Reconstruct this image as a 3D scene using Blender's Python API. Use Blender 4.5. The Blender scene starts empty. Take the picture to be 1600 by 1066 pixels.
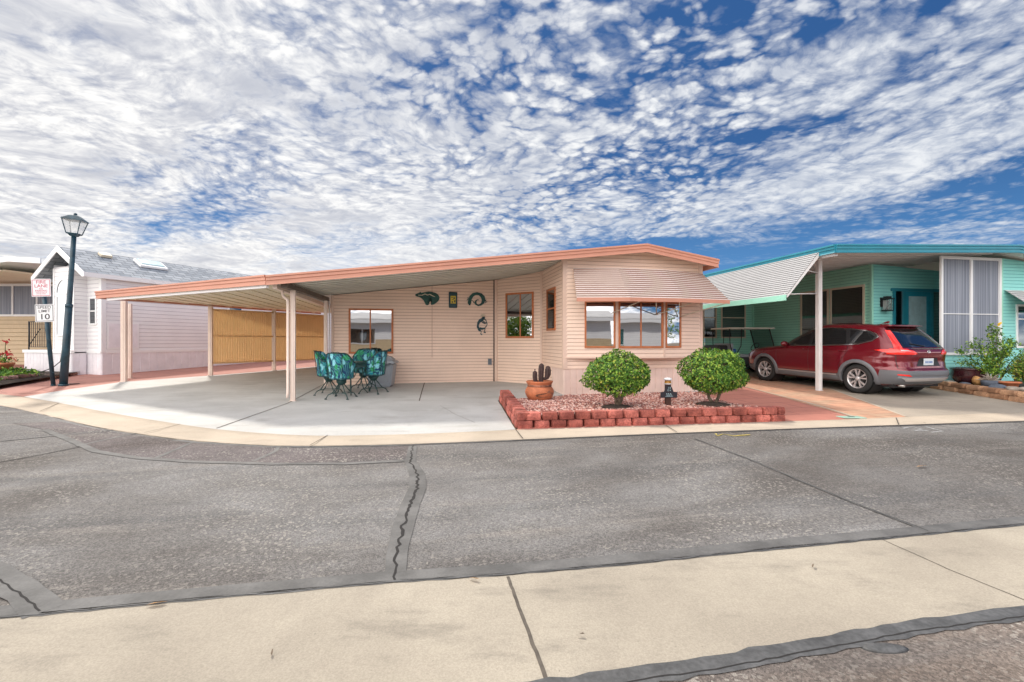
import bpy, bmesh, math, random
import numpy as np
from mathutils import Vector, Matrix
SC = bpy.context.scene
COL = SC.collection
random.seed(7)
R = math.radians
PI = math.pi
# ------------------------------------------------------------------ camera, sky, sun, exposure
CAMH = 1.35
FPX = 735.0
cam = bpy.data.cameras.new('camera'); cam.lens = FPX/1600*36; cam.sensor_width = 36
cam.clip_start = 0.05; cam.clip_end = 2000
camo = bpy.data.objects.new('camera', cam); COL.objects.link(camo)
camo.location = (0, 0, CAMH); camo.rotation_euler = (R(90), 0, 0)
SC.camera = camo
SUN_EL = R(50); SUN_AZ = math.atan2(-0.56, 0.83)      # azimuth measured from +Y towards +X
sd = bpy.data.lights.new('sun', 'SUN'); sd.energy = 2.0; sd.angle = R(5.0); sd.color = (1.0, 0.93, 0.82)
so = bpy.data.objects.new('sun', sd); COL.objects.link(so)
sv = Vector((math.sin(SUN_AZ)*math.cos(SUN_EL), math.cos(SUN_AZ)*math.cos(SUN_EL), math.sin(SUN_EL)))
so.rotation_euler = sv.to_track_quat('Z', 'Y').to_euler(); so.location = sv*40
SC.view_settings.view_transform = 'Standard'; SC.view_settings.look = 'None'
SC.view_settings.gamma = 1.0; SC.view_settings.exposure = 0.78
SC.render.engine = 'CYCLES'
SC.cycles.use_denoising = True
SC.cycles.max_bounces = 7; SC.cycles.transparent_max_bounces = 12

class NT:
    """small node-building helper"""
    def __init__(s, tree): s.t = tree; s.n = tree.nodes; s.l = tree.links
    def new(s, typ, **kw):
        n = s.n.new(typ)
        for k, v in kw.items(): setattr(n, k, v)
        return n
    def put(s, sock, v):
        if v is None: return
        if isinstance(v, bpy.types.NodeSocket): s.l.new(v, sock)
        else:
            if hasattr(sock, 'default_value'):
                try: sock.default_value = v
                except Exception: sock.default_value = (*v, 1.0)
    def m(s, op, a, b=None, c=None, clamp=False):
        n = s.new('ShaderNodeMath', operation=op); n.use_clamp = clamp
        s.put(n.inputs[0], a); s.put(n.inputs[1], b); s.put(n.inputs[2], c)
        return n.outputs[0]
    def noise(s, vec, scale, detail=2, rough=.5, dist=0., col=False):
        n = s.new('ShaderNodeTexNoise'); s.put(n.inputs['Vector'], vec)
        n.inputs['Scale'].default_value = scale; n.inputs['Detail'].default_value = detail
        n.inputs['Roughness'].default_value = rough; n.inputs['Distortion'].default_value = dist
        return n.outputs['Color' if col else 'Fac']
    def vor(s, vec, scale, feat='F1', out='Distance', rnd=1.0):
        n = s.new('ShaderNodeTexVoronoi', feature=feat); s.put(n.inputs['Vector'], vec)
        n.inputs['Scale'].default_value = scale; n.inputs['Randomness'].default_value = rnd
        return n.outputs[out]
    def ramp(s, f, lo, hi, a=0., b=1., smooth=True):
        n = s.new('ShaderNodeMapRange'); n.interpolation_type = 'SMOOTHSTEP' if smooth else 'LINEAR'
        n.clamp = True if not smooth else n.clamp
        s.put(n.inputs['Value'], f)
        for k, v in (('From Min', lo), ('From Max', hi), ('To Min', a), ('To Max', b)): s.put(n.inputs[k], v)
        return n.outputs['Result']
    def mix(s, f, a, b, blend='MIX'):
        n = s.new('ShaderNodeMix', data_type='RGBA', blend_type=blend)
        s.put(n.inputs['Factor'], f)
        s.put(n.inputs['A'] if False else n.inputs[6], c4(a)); s.put(n.inputs[7], c4(b))
        return n.outputs[2]
    def xyz(s, v):
        n = s.new('ShaderNodeSeparateXYZ'); s.put(n.inputs[0], v); return n.outputs
    def comb(s, x, y, z):
        n = s.new('ShaderNodeCombineXYZ')
        for i, v in enumerate((x, y, z)): s.put(n.inputs[i], v)
        return n.outputs[0]
    def vm(s, op, a, b=None):
        n = s.new('ShaderNodeVectorMath', operation=op); s.put(n.inputs[0], a); s.put(n.inputs[1], b)
        return n.outputs[0]
def c4(v):
    return (*v, 1.0) if isinstance(v, (tuple, list)) and len(v) == 3 else v

# ---- sky: Nishita air with a procedural altocumulus sheet projected on a flat layer high above
world = bpy.data.worlds.new('World'); SC.world = world; world.use_nodes = True
w = NT(world.node_tree); w.n.clear()
sky = w.new('ShaderNodeTexSky'); sky.sky_type = 'NISHITA'; sky.sun_disc = False
sky.sun_elevation = SUN_EL; sky.sun_rotation = SUN_AZ
sky.air_density = 1.0; sky.dust_density = 0.4; sky.ozone_density = 3.0
tc = w.new('ShaderNodeTexCoord')
d = w.xyz(tc.outputs['Generated'])
dz = w.m('ADD', w.m('MAXIMUM', d[2], 0.0), 0.10)
px = w.m('DIVIDE', d[0], dz); py = w.m('DIVIDE', d[1], dz)
P = w.comb(px, py, 0.0)
warp = w.vm('SUBTRACT', w.noise(P, 1.1, 3, .5, 0, True), (.5, .5, .5))
warp2 = w.vm('SUBTRACT', w.noise(P, 6.0, 3, .55, 0, True), (.5, .5, .5))
Pw = w.vm('ADD', P, w.vm('ADD', w.vm('MULTIPLY', warp, (.7, .7, 0)), w.vm('MULTIPLY', warp2, (.10, .10, 0))))
# streak frame, along the upper-level wind
ang = R(-33); ca, sa = math.cos(ang), math.sin(ang)
ql = w.m('ADD', w.m('MULTIPLY', px, ca), w.m('MULTIPLY', py, sa))
qt = w.m('SUBTRACT', w.m('MULTIPLY', py, ca), w.m('MULTIPLY', px, sa))
Q = w.comb(w.m('MULTIPLY', ql, .40), qt, 5.1)
Qw = w.vm('ADD', Q, w.vm('ADD', w.vm('MULTIPLY', warp, (.30, .34, 0)), w.vm('MULTIPLY', warp2, (.05, .06, 0))))
big = w.noise(Qw, 1.35, 3, .5)
str_ = w.noise(Qw, 5.5, 6, .62)
med = w.noise(Pw, 2.6, 5, .6)
def puffs(vec):
    a = w.m('SUBTRACT', 1.0, w.m('MULTIPLY', w.vor(vec, 13.0, 'F1'), 1.55))
    b = w.m('SUBTRACT', 1.0, w.m('MULTIPLY', w.vor(vec, 30.0, 'F1'), 1.55))
    return w.m('ADD', w.m('MULTIPLY', a, .62), w.m('MULTIPLY', b, .38))
Pc = w.vm('ADD', P, w.vm('ADD', w.vm('MULTIPLY', warp, (.35, .35, 0)), w.vm('MULTIPLY', w.vm('SUBTRACT', w.noise(P, 14.0, 3, .6, 0, True), (.5, .5, .5)), (.075, .075, 0))))
pf = puffs(Pc)
rib = w.vm('MULTIPLY', w.vm('ADD', P, w.vm('MULTIPLY', warp, (.5, .5, 0))), (1.0, .30, 1.0))
ripple = w.m('SUBTRACT', 1.0, w.m('MULTIPLY', w.vor(rib, 9.0, 'F1', rnd=.55), 1.5))
fine = w.noise(Pw, 22, 5, .65)
rmask = w.m('MULTIPLY', w.ramp(px, .7, 1.3), w.m('MULTIPLY', w.ramp(py, 1.1, 1.35), w.ramp(py, 2.6, 2.0)))
pmask = w.m('ADD', w.m('MULTIPLY', w.ramp(w.m('ABSOLUTE', w.m('SUBTRACT', px, w.m('ADD', .15, w.m('MULTIPLY', py, .05)))), 1.1, .25), .65), .45)
pmask = w.m('MULTIPLY', w.m('MULTIPLY', pmask, w.ramp(med, .30, .52, .45, 1.0)), w.ramp(py, 3.8, 2.2, .25, 1.0))
leftw = w.ramp(px, 1.1, -1.0); behind = w.ramp(py, .6, -.8)
az = w.m('DIVIDE', px, w.m('MAXIMUM', py, .2))
far_gap = w.m('MULTIPLY', w.ramp(w.m('ADD', py, w.m('MULTIPLY', az, 1.3)), 3.15, 3.75), w.ramp(az, -.55, .05))
far_left = w.m('MULTIPLY', w.ramp(py, 3.1, 4.2), w.ramp(az, -.75, -.25))
top_gap = w.m('MULTIPLY', w.ramp(py, 1.6, 1.05), w.m('MULTIPLY', w.ramp(px, -.25, .15), w.ramp(px, 1.5, .9)))
bias = w.m('ADD', w.m('MULTIPLY', leftw, .17), w.m('MULTIPLY', behind, .18))
bias = w.m('ADD', bias, w.m('ADD', w.m('MULTIPLY', far_gap, -.44), w.m('ADD', w.m('MULTIPLY', far_left, -.12), w.m('MULTIPLY', top_gap, -.16))))
cov = w.m('ADD', w.m('MULTIPLY', w.m('SUBTRACT', big, .5), 1.7), w.m('ADD', w.m('MULTIPLY', w.m('SUBTRACT', str_, .5), .75), w.m('ADD', w.m('MULTIPLY', w.m('SUBTRACT', med, .5), .45), bias)))
cov = w.m('ADD', cov, .765)
det = w.m('ADD', w.m('MULTIPLY', w.m('MULTIPLY', w.m('SUBTRACT', pf, .52), pmask), .85), w.m('MULTIPLY', w.m('SUBTRACT', fine, .5), .40))
det = w.m('ADD', det, w.m('MULTIPLY', w.m('MULTIPLY', w.m('SUBTRACT', ripple, .5), rmask), .55))
dens = w.m('ADD', cov, det)
alpha = w.ramp(dens, .16, .94)
alpha = w.m('POWER', alpha, .8)
# shading: relief of the puffs, grey undersides of the thick banks, brighter towards the sun, boosted behind the viewer as added fill light
n1 = w.noise(Pw, 6.0, 6, .62); n2 = w.noise(w.vm('ADD', Pw, (.05, -.03, 0)), 6.0, 6, .62)
reliefn = w.m('ADD', w.m('MULTIPLY', w.m('SUBTRACT', n1, n2), 1.9), w.m('ADD', w.m('MULTIPLY', w.m('MULTIPLY', w.m('SUBTRACT', pf, .5), pmask), 1.2), w.m('MULTIPLY', w.m('SUBTRACT', fine, .5), 1.5)))
puff = w.ramp(w.m('MULTIPLY', w.m('MULTIPLY', reliefn, .72), w.ramp(py, 4.2, 2.0, .5, 1.0)), -.60, .36)
bank = w.noise(w.vm('ADD', Pw, (3.3, 1.7, 0)), 1.7, 6, .62)
thick = w.m('MULTIPLY', w.ramp(bank, .46, .66), w.ramp(dens, .55, .95))
glow = w.ramp(w.m('ADD', px, w.m('MULTIPLY', py, .12)), 1.8, -1.6)
lit = w.mix(glow, (5.1, 5.25, 5.45), (6.6, 6.5, 6.3))
shd = w.mix(glow, (2.7, 3.05, 3.75), (3.3, 3.4, 3.8))
cc = w.mix(puff, shd, lit)
cc = w.mix(w.m('MULTIPLY', thick, .85), cc, shd)
cc = w.mix(behind, cc, (20.0, 19.0, 18.0))  # extra cloud brightness out of view, added to fill the shaded fronts
low = w.m('POWER', w.ramp(d[2], .42, .0), 1.6)
skyc = w.mix(low, (.12, .52, 1.52), (.58, 1.8, 3.7))
skyc = w.mix(.16, skyc, w.mix(1.0, sky.outputs['Color'], (.5, .68, .9), 'MULTIPLY'))
fin = w.mix(alpha, skyc, cc)
bg = w.new('ShaderNodeBackground'); w.put(bg.inputs['Color'], fin); bg.inputs['Strength'].default_value = .10
ou = w.new('ShaderNodeOutputWorld'); w.l.new(bg.outputs[0], ou.inputs['Surface'])

# ------------------------------------------------------------------ materials
def mat(name, col, rough=.6, metal=0., spec=.5, var=.0, vscale=3., fine=.0, fscale=60., bump=0., bscale=80., bdist=.004, coat=0., tint=None, node=None):
    m = bpy.data.materials.new(name); m.use_nodes = True
    t = NT(m.node_tree); b = t.n['Principled BSDF']
    tcn = t.new('ShaderNodeTexCoord'); O = tcn.outputs['Object']
    c = c4(col)
    if var > 0:
        f = t.noise(O, vscale, 4, .6)
        c = t.mix(t.ramp(f, .3, .7), tuple(x*(1-var) for x in col), tuple(min(1, x*(1+var)) for x in (tint or col)))
    if fine > 0:
        f2 = t.noise(O, fscale, 3, .7)
        c = t.mix(1.0, c, t.mix(t.ramp(f2, .3, .7), (1-fine,)*3, (1+fine,)*3), 'MULTIPLY')
    t.put(b.inputs['Base Color'], c)
    b.inputs['Roughness'].default_value = rough; b.inputs['Metallic'].default_value = metal
    b.inputs['Specular IOR Level'].default_value = spec
    b.inputs['Coat Weight'].default_value = coat; b.inputs['Coat Roughness'].default_value = .04
    if bump > 0:
        bn = t.new('ShaderNodeBump'); bn.inputs['Strength'].default_value = bump; bn.inputs['Distance'].default_value = bdist
        t.put(bn.inputs['Height'], t.noise(O, bscale, 4, .65)); t.put(b.inputs['Normal'], bn.outputs[0])
    if node: node(t, b, O)
    return m

def asphalt_nodes(base, light, speck, patch):
    def f(t, b, O):
        a = t.noise(O, .8, 5, .62, .4)
        c = t.mix(t.ramp(a, .32, .68), base, light)
        Or = t.new('ShaderNodeMapping'); t.put(Or.inputs['Vector'], O); Or.inputs['Rotation'].default_value = (0, 0, R(-11)); Ov = Or.outputs[0]
        # broad worn and weathered zones, wheel tracks along the lane, oil drips
        c = t.mix(1.0, c, t.mix(t.ramp(t.noise(t.vm('MULTIPLY', Ov, (.45, 1, 1)), .34, 5, .62, .6), .36, .64), (.70, .66, .63), (1.45, 1.50, 1.56)), 'MULTIPLY')
        tr = t.noise(t.vm('MULTIPLY', Ov, (.10, 1.0, 1)), 1.7, 5, .6)
        c = t.mix(t.m('MULTIPLY', t.ramp(tr, .50, .66), .45), c, (.085, .085, .088))
        tw = t.noise(t.vm('MULTIPLY', Ov, (.12, 1.0, 1)), 2.4, 6, .7)
        c = t.mix(t.m('MULTIPLY', t.ramp(tw, .54, .70), patch), c, (.27, .245, .22))
        oil = t.noise(O, 1.9, 6, .7, .5)
        c = t.mix(t.m('MULTIPLY', t.ramp(oil, .62, .74), .55), c, (.055, .052, .05))
        v = t.vor(O, 105, 'F1', 'Color'); g = t.xyz(v); g2 = t.xyz(t.vor(O, 62, 'F1', 'Color'))
        c = t.mix(1.0, c, t.mix(g[0], (.62,)*3, (1.40,)*3), 'MULTIPLY')
        spz = t.ramp(t.noise(O, .7, 3, .6), .40, .62, .25, 1.0)
        c = t.mix(t.m('MULTIPLY', t.m('MULTIPLY', t.ramp(g2[1], .84, .92), speck), spz), c, (.40, .37, .33))
        n2 = t.noise(O, 26, 5, .75)
        c = t.mix(t.m('MULTIPLY', t.ramp(n2, .58, .70), .55), c, (.045, .042, .04))
        t.put(b.inputs['Base Color'], c)
        bn = t.new('ShaderNodeBump'); bn.inputs['Strength'].default_value = .8; bn.inputs['Distance'].default_value = .005
        h_ = t.m('ADD', t.vor(O, 150), t.m('MULTIPLY', t.noise(O, 18, 5, .72), 1.3))
        t.put(bn.inputs['Height'], h_); t.put(b.inputs['Normal'], bn.outputs[0])
    return f
def conc_nodes(c0, c1, stain, st=.5, bmp=.35):
    def f(t, b, O):
        c = t.mix(t.ramp(t.noise(O, .8, 5, .6, .3), .3, .7), c0, c1)
        s = t.noise(t.vm('MULTIPLY', O, (.5, 1.4, 1)), 2.2, 6, .68)
        c = t.mix(t.m('MULTIPLY', t.ramp(s, .5, .75), st), c, stain)
        g = t.noise(O, 120, 3, .7)
        c = t.mix(1.0, c, t.mix(t.ramp(g, .3, .7), (.86,)*3, (1.12,)*3), 'MULTIPLY')
        o_ = t.noise(O, 1.1, 6, .72, .6)
        c = t.mix(t.m('MULTIPLY', t.ramp(o_, .58, .74), .45), c, tuple(x*.62 for x in c0))
        k = t.noise(O, 34, 3, .6)
        c = t.mix(t.m('MULTIPLY', t.ramp(k, .70, .76), .6), c, tuple(x*.45 for x in c0))
        t.put(b.inputs['Base Color'], c)
        bn = t.new('ShaderNodeBump'); bn.inputs['Strength'].default_value = bmp; bn.inputs['Distance'].default_value = .004
        t.put(bn.inputs['Height'], t.m('ADD', t.noise(O, 90, 4, .7), t.noise(O, 9, 3, .6))); t.put(b.inputs['Normal'], bn.outputs[0])
    return f
def paver_nodes(c0, c1, scale, rot, mortar=(.12, .06, .05), contrast=.9, w_=.5, h_=.25):
    def f(t, b, O):
        mp = t.new('ShaderNodeMapping'); t.put(mp.inputs['Vector'], O); mp.inputs['Rotation'].default_value = (0, 0, rot)
        mp.inputs['Scale'].default_value = (scale, scale, scale)
        br = t.new('ShaderNodeTexBrick'); t.put(br.inputs['Vector'], mp.outputs[0])
        br.inputs['Scale'].default_value = 1; br.inputs['Mortar Size'].default_value = .012
        br.inputs['Brick Width'].default_value = w_; br.inputs['Row Height'].default_value = h_
        br.inputs['Color1'].default_value = c4(c0); br.inputs['Color2'].default_value = c4(c1); br.inputs['Mortar'].default_value = c4(mortar)
        c = br.outputs['Color']
        c = t.mix(1.0, c, t.mix(t.noise(O, 5, 4, .6), (1-contrast*.35,)*3, (1+contrast*.35,)*3), 'MULTIPLY')
        c = t.mix(1.0, c, t.mix(t.noise(O, 90, 3, .6), (.88,)*3, (1.12,)*3), 'MULTIPLY')
        t.put(b.inputs['Base Color'], c)
        bn = t.new('ShaderNodeBump'); bn.inputs['Strength'].default_value = .4; bn.inputs['Distance'].default_value = .006
        t.put(bn.inputs['Height'], t.m('ADD', t.m('MULTIPLY', br.outputs['Fac'], -1.0), t.m('MULTIPLY', t.noise(O, 60, 3, .6), .4))); t.put(b.inputs['Normal'], bn.outputs[0])
    return f
M = {}
M['asphalt'] = mat('asphalt', (.1,)*3, .85, node=asphalt_nodes((.112, .104, .098), (.160, .153, .147), .6, .5))
M['asphalt_near'] = mat('asphalt_near', (.1,)*3, .9, node=asphalt_nodes((.14, .112, .094), (.20, .165, .14), .9, .5))
M['asphalt_patch'] = mat('asphalt_patch', (.1,)*3, .9, node=asphalt_nodes((.085, .072, .07), (.12, .10, .098), .9, .35))
M['sealer'] = mat('sealer', (.116, .114, .112), .75, var=.30, vscale=3, fine=.10, fscale=60, bump=.3, bscale=40)
M['sealer_dark'] = mat('sealer_dark', (.085, .086, .088), .65, var=.3, vscale=5, fine=.15, fscale=40, bump=.4, bscale=30)
M['crack'] = mat('crack', (.022, .02, .02), .95)
M['joint'] = mat('joint', (.10, .085, .07), .95, var=.3, vscale=8)
M['conc_gutter'] = mat('conc_gutter', (.4,)*3, .85, node=conc_nodes((.31, .272, .22), (.41, .365, .295), (.22, .195, .16), .9))
M['conc_kerb'] = mat('conc_kerb', (.4,)*3, .85, node=conc_nodes((.42, .355, .28), (.52, .44, .35), (.30, .25, .2), .5))
M['conc_slab'] = mat('conc_slab', (.5,)*3, .7, node=conc_nodes((.42, .42, .41), (.52, .52, .51), (.30, .29, .27), .6, .2))
M['conc_drive'] = mat('conc_drive', (.3,)*3, .8, node=conc_nodes((.30, .26, .215), (.38, .33, .27), (.22, .19, .16), .5))
M['red_paver'] = mat('red_paver', (.3, .1, .08), .8, node=paver_nodes((.40, .155, .115), (.46, .19, .145), 1.0, R(-11), (.24, .09, .07), .5, 1.2, .6))
M['red_paver_l'] = mat('red_paver_l', (.3, .1, .08), .8, node=paver_nodes((.36, .16, .13), (.42, .20, .16), 1.0, R(-60), (.22, .10, .08), .5, 1.2, 1.2))
M['flagstone'] = mat('flagstone', (.4, .25, .15), .8, node=paver_nodes((.52, .27, .175), (.42, .28, .19), 1.6, R(-15), (.36, .17, .11), 1.2, .9, .33))
M['dirt'] = mat('dirt', (.28, .22, .16), .95, var=.25, vscale=1.0, fine=.25, fscale=30, bump=.5, bscale=25)
M['soil'] = mat('soil', (.07, .05, .04), .95, var=.4, vscale=8, fine=.3, fscale=50, bump=.8, bscale=50, bdist=.02)
M['gravel_base'] = mat('gravel_base', (.30, .13, .10), .9, var=.35, vscale=30, tint=(.45, .25, .2), bump=1, bscale=60, bdist=.02)
PINK = (.85, .65, .53)
M['pink'] = mat('pink_siding', PINK, .45, var=.045, vscale=1.2, fine=.02, fscale=30)
M['pink_trim'] = mat('pink_trim', (.74, .55, .45), .45, var=.04, vscale=2)
M['pink_skirt'] = mat('pink_skirt', (.76, .58, .51), .5, var=.06, vscale=3)
M['salmon'] = mat('salmon_fascia', (.56, .255, .175), .42, var=.06, vscale=1.2)
M['rust_frame'] = mat('rust_frame', (.48, .155, .055), .5, var=.15, vscale=6)
M['beige_post'] = mat('beige_post', (.84, .69, .60), .4, var=.05, vscale=3)
M['ceiling'] = mat('ceiling_pan', (.84, .81, .72), .55, var=.05, vscale=1.0)
M['ceiling2'] = mat('ceiling_pan_b', (.82, .74, .56), .5, var=.05, vscale=1.0)
M['brown_beam'] = mat('brown_beam', (.10, .075, .06), .6, var=.2, vscale=4)
M['roof_white'] = mat('roof_metal', (.62, .60, .58), .5, var=.1, vscale=1.0)
M['white_siding'] = mat('white_siding', (.86, .85, .86), .45, var=.03, vscale=1.2)
M['white_trim'] = mat('white_trim', (.88, .88, .89), .45)
M['white_skirt'] = mat('white_skirt', (.83, .80, .84), .5, var=.06, vscale=3)
M['tan_siding'] = mat('tan_siding', (.62, .48, .30), .5, var=.05)
M['teal'] = mat('teal_siding', (.36, .74, .60), .45, var=.06, vscale=1.2, fine=.03, fscale=30)
M['teal_bright'] = mat('teal_front', (.30, .74, .70), .45, var=.05, vscale=1.2)
M['teal_fascia'] = mat('teal_fascia', (.02, .22, .30), .4, var=.06)
M['teal_door'] = mat('teal_door', (.015, .24, .34), .4, var=.1)
M['cream_frame'] = mat('cream_frame', (.66, .58, .45), .5)
M['alu'] = mat('alu_white', (.72, .70, .70), .45, var=.05, vscale=4)
M['awn_face'] = mat('awning_slat', (.88, .80, .76), .45, var=.03)
M['awn_lip'] = mat('awning_lip_shade', (.30, .19, .15), .7)  # brown lip colour paints the shadow line under each slat
M['tawn_face'] = mat('awning_slat_grey', (.38, .38, .39), .45, var=.03)
M['tawn_lip'] = mat('awning_lip_shade_grey', (.17, .17, .18), .7)  # same painted slat shadow, for the grey awnings
M['steel'] = mat('steel', (.55, .52, .5), .35, .8)
M['green_black'] = mat('dark_green_metal', (.012, .05, .048), .4, var=.3, vscale=10)
M['post_paint'] = mat('post_paint', (.018, .055, .08), .35, var=.3, vscale=6)
M['lamp_glass'] = mat('lamp_glass', (.85, .86, .85), .15, spec=.6)
M['lamp_glass'].node_tree.nodes['Principled BSDF'].inputs['Alpha'].default_value = .30
M['sign_white'] = mat('sign_white', (.80, .80, .82), .4)
M['sign_red'] = mat('sign_red', (.55, .03, .09), .5)
M['sign_black'] = mat('sign_black', (.02, .02, .03), .5)
M['black'] = mat('black_plastic', (.015, .015, .017), .5)
M['rubber'] = mat('rubber', (.022, .022, .023), .8, bump=.3, bscale=60)
M['terracotta'] = mat('terracotta', (.50, .165, .075), .7, var=.25, vscale=5, fine=.1, fscale=50, bump=.3, bscale=30)
M['terracotta_burn'] = mat('burnt_clay', (.06, .045, .035), .6, var=.5, vscale=6, tint=(.30, .12, .07))
M['cactus'] = mat('rust_metal_cactus', (.055, .028, .026), .6, var=.4, vscale=12, bump=.5, bscale=40)
M['cushion'] = mat('cushion', (.1, .3, .4), .9)
def cush(t, b, O):
    wv = t.vm('ADD', O, t.vm('MULTIPLY', t.noise(O, 5, 3, .5, 0, True), (.20, .20, .20)))
    v = t.new('ShaderNodeTexVoronoi', feature='F1'); t.put(v.inputs['Vector'], t.vm('MULTIPLY', wv, (1.0, 1.0, .55))); v.inputs['Scale'].default_value = 12
    g = t.xyz(v.outputs['Color'])
    c = t.mix(t.ramp(g[0], .25, .35), (.006, .035, .10), (.01, .20, .27))
    c = t.mix(t.ramp(g[1], .62, .66), c, (.02, .26, .08))
    c = t.mix(t.ramp(g[2], .62, .68), c, (.26, .62, .74))
    c = t.mix(t.ramp(v.outputs['Distance'], .42, .6), c, (.01, .05, .13))
    wvn = t.new('ShaderNodeTexWave', wave_type='BANDS', bands_direction='DIAGONAL'); t.put(wvn.inputs['Vector'], wv); wvn.inputs['Scale'].default_value = 9
    wvn.inputs['Distortion'].default_value = 7; wvn.inputs['Detail'].default_value = 2
    c = t.mix(t.m('MULTIPLY', t.ramp(wvn.outputs['Fac'], .72, .9), .7), c, (.12, .48, .42))
    t.put(b.inputs['Base Color'], c)
M['cushion'] = mat('cushion_print', (.1, .3, .4), .9, node=cush, bump=.0)
M['grey_plastic'] = mat('grey_plastic', (.36, .39, .43), .5, var=.06)
M['grey_plastic_d'] = mat('grey_plastic_dark', (.14, .16, .19), .5, var=.06)
M['leaf'] = mat('leaf_green', (.085, .20, .025), .62, spec=.25)
M['leaf_lt'] = mat('leaf_light', (.27, .42, .06), .62, spec=.25)
M['leaf_dk'] = mat('leaf_dark', (.04, .11, .02), .5, spec=.3)
M['leaf_yl'] = mat('leaf_yellow', (.34, .36, .04), .5)
M['ground_leaf'] = mat('ground_leaf', (.05, .14, .02), .5)
M['bark'] = mat('bark', (.16, .12, .085), .9, var=.4, vscale=15, bump=.8, bscale=40, bdist=.01)
M['twig'] = mat('twig', (.11, .08, .05), .9)
M['flower_red'] = mat('flower_red', (.55, .02, .03), .6)
M['flower_yellow'] = mat('flower_yellow', (.75, .5, .02), .6)
M['brick_red'] = mat('retaining_block', (.34, .085, .065), .9, var=.35, vscale=5, tint=(.40, .12, .09), fine=.25, fscale=45, bump=1.0, bscale=50, bdist=.012)
M['brick_tan'] = mat('retaining_block_tan', (.42, .24, .14), .9, var=.3, vscale=5, fine=.2, fscale=45, bump=1.0, bscale=50, bdist=.012)
M['brick_old'] = mat('retaining_block_old', (.42, .20, .16), .9, var=.45, vscale=4, tint=(.42, .25, .2), fine=.2, fscale=45, bump=1.0, bscale=50, bdist=.012)
M['stone'] = mat('stone', (.36, .31, .26), .9, var=.35, vscale=6, bump=.6, bscale=30)
M['stone_slate'] = mat('stone_slate', (.10, .12, .16), .7, var=.35, vscale=6, bump=.6, bscale=30)
M['glaze'] = mat('plum_glaze', (.045, .012, .016), .2, var=.3, vscale=8, coat=.6)
def gv(t, b, O):
    g = t.xyz(t.new('ShaderNodeObjectInfo').outputs['Location']); pass
M['shingle'] = mat('shingle', (.2, .2, .22), .9, node=paver_nodes((.24, .27, .31), (.40, .43, .47), 1.0, R(90), (.15, .16, .18), .6, .32, .15))
# screens
def scr(base, lit, sc, axis):
    def f(t, b, O):
        x = t.xyz(O)[axis]
        n = t.noise(t.comb(t.m('MULTIPLY', x, sc), 0.0, t.m('MULTIPLY', t.xyz(O)[2], .22)), 1.0, 4, .65)
        t.put(b.inputs['Base Color'], t.mix(t.ramp(n, .35, .68), base, lit))
    return f
M['sun_screen'] = mat('grey_sun_screen', (.25, .28, .34), .8, node=scr((.17, .19, .24), (.36, .39, .46), 48, 0))
M['orange_panel'] = mat('orange_panel', (.80, .55, .29), .55, var=.06, vscale=2)
def translucent(m, col, f):
    t = NT(m.node_tree); b = t.n['Principled BSDF']; o = t.n['Material Output']
    tr = t.new('ShaderNodeBsdfTranslucent'); tr.inputs['Color'].default_value = c4(col); mx = t.new('ShaderNodeMixShader'); mx.inputs[0].default_value = f
    t.l.new(b.outputs[0], mx.inputs[1]); t.l.new(tr.outputs[0], mx.inputs[2]); t.l.new(mx.outputs[0], o.inputs['Surface'])
translucent(M['orange_panel'], (.85, .54, .24), .20)
# glazing
def glass(name, col, metal, rough, wob=.02, ws=1.5):
    def f(t, b, O):
        bn = t.new('ShaderNodeBump'); bn.inputs['Strength'].default_value = .2; bn.inputs['Distance'].default_value = wob*.35
        t.put(bn.inputs['Height'], t.noise(O, ws, 1, .4)); t.put(b.inputs['Normal'], bn.outputs[0])
    return mat(name, col, rough, metal, node=f)
M['mirror_glass'] = glass('reflective_window_film', (.45, .46, .48), 1.0, .02)
M['dark_glass'] = glass('dark_window_glass', (.20, .22, .23), 1.0, .04)
M['frost_glass'] = mat('frosted_glass', (.38, .55, .60), .35, var=.1, vscale=8)
M['car_glass'] = mat('car_glass', (.008, .010, .012), .03, spec=.9, coat=1.0)
# car
M['car_paint'] = mat('dark_red_metallic', (.17, .004, .014), .2, .3, coat=1.0)
M['cladding'] = mat('grey_cladding', (.14, .145, .16), .45)
M['silver'] = mat('silver_trim', (.50, .51, .53), .3, .7)
M['chrome'] = mat('chrome', (.75, .74, .75), .12, 1.0)
M['alloy'] = mat('alloy_rim', (.66, .63, .64), .30, .55)
M['tail_red'] = mat('tail_lens_red', (.85, .018, .01), .12, coat=1.0)
M['tail_clear'] = mat('tail_lens_clear', (.55, .42, .42), .12, coat=1.0)
M['plate'] = mat('plate_white', (.65, .70, .74), .4)
M['blue_paint'] = mat('blue_plastic', (.02, .12, .40), .4)
M['cart_body'] = mat('cart_body', (.05, .055, .065), .3, coat=.5)
M['cart_roof'] = mat('cart_roof', (.85, .80, .70), .4)
M['tint'] = mat('tinted_screen', (.03, .05, .05), .06)
M['tint'].node_tree.nodes['Principled BSDF'].inputs['Alpha'].default_value = .62
M['dk_green'] = mat('dark_green_plaque', (.006, .065, .055), .45, var=.25, vscale=12)
M['dk_teal'] = mat('dark_teal_plaque', (.008, .05, .065), .45)
M['yellow'] = mat('yellow_panel', (.62, .48, .04), .5)
M['brown'] = mat('brown_wood', (.06, .025, .018), .7)
M['amber'] = mat('amber_glass', (.42, .20, .03), .2)
M['paint_white'] = mat('road_paint', (.34, .34, .34), .8, var=.3, vscale=20)
M['paint_yellow'] = mat('road_paint_yellow', (.42, .33, .06), .8, var=.4, vscale=20)
M['valve_green'] = mat('valve_cover', (.30, .46, .38), .6, var=.2)
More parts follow.
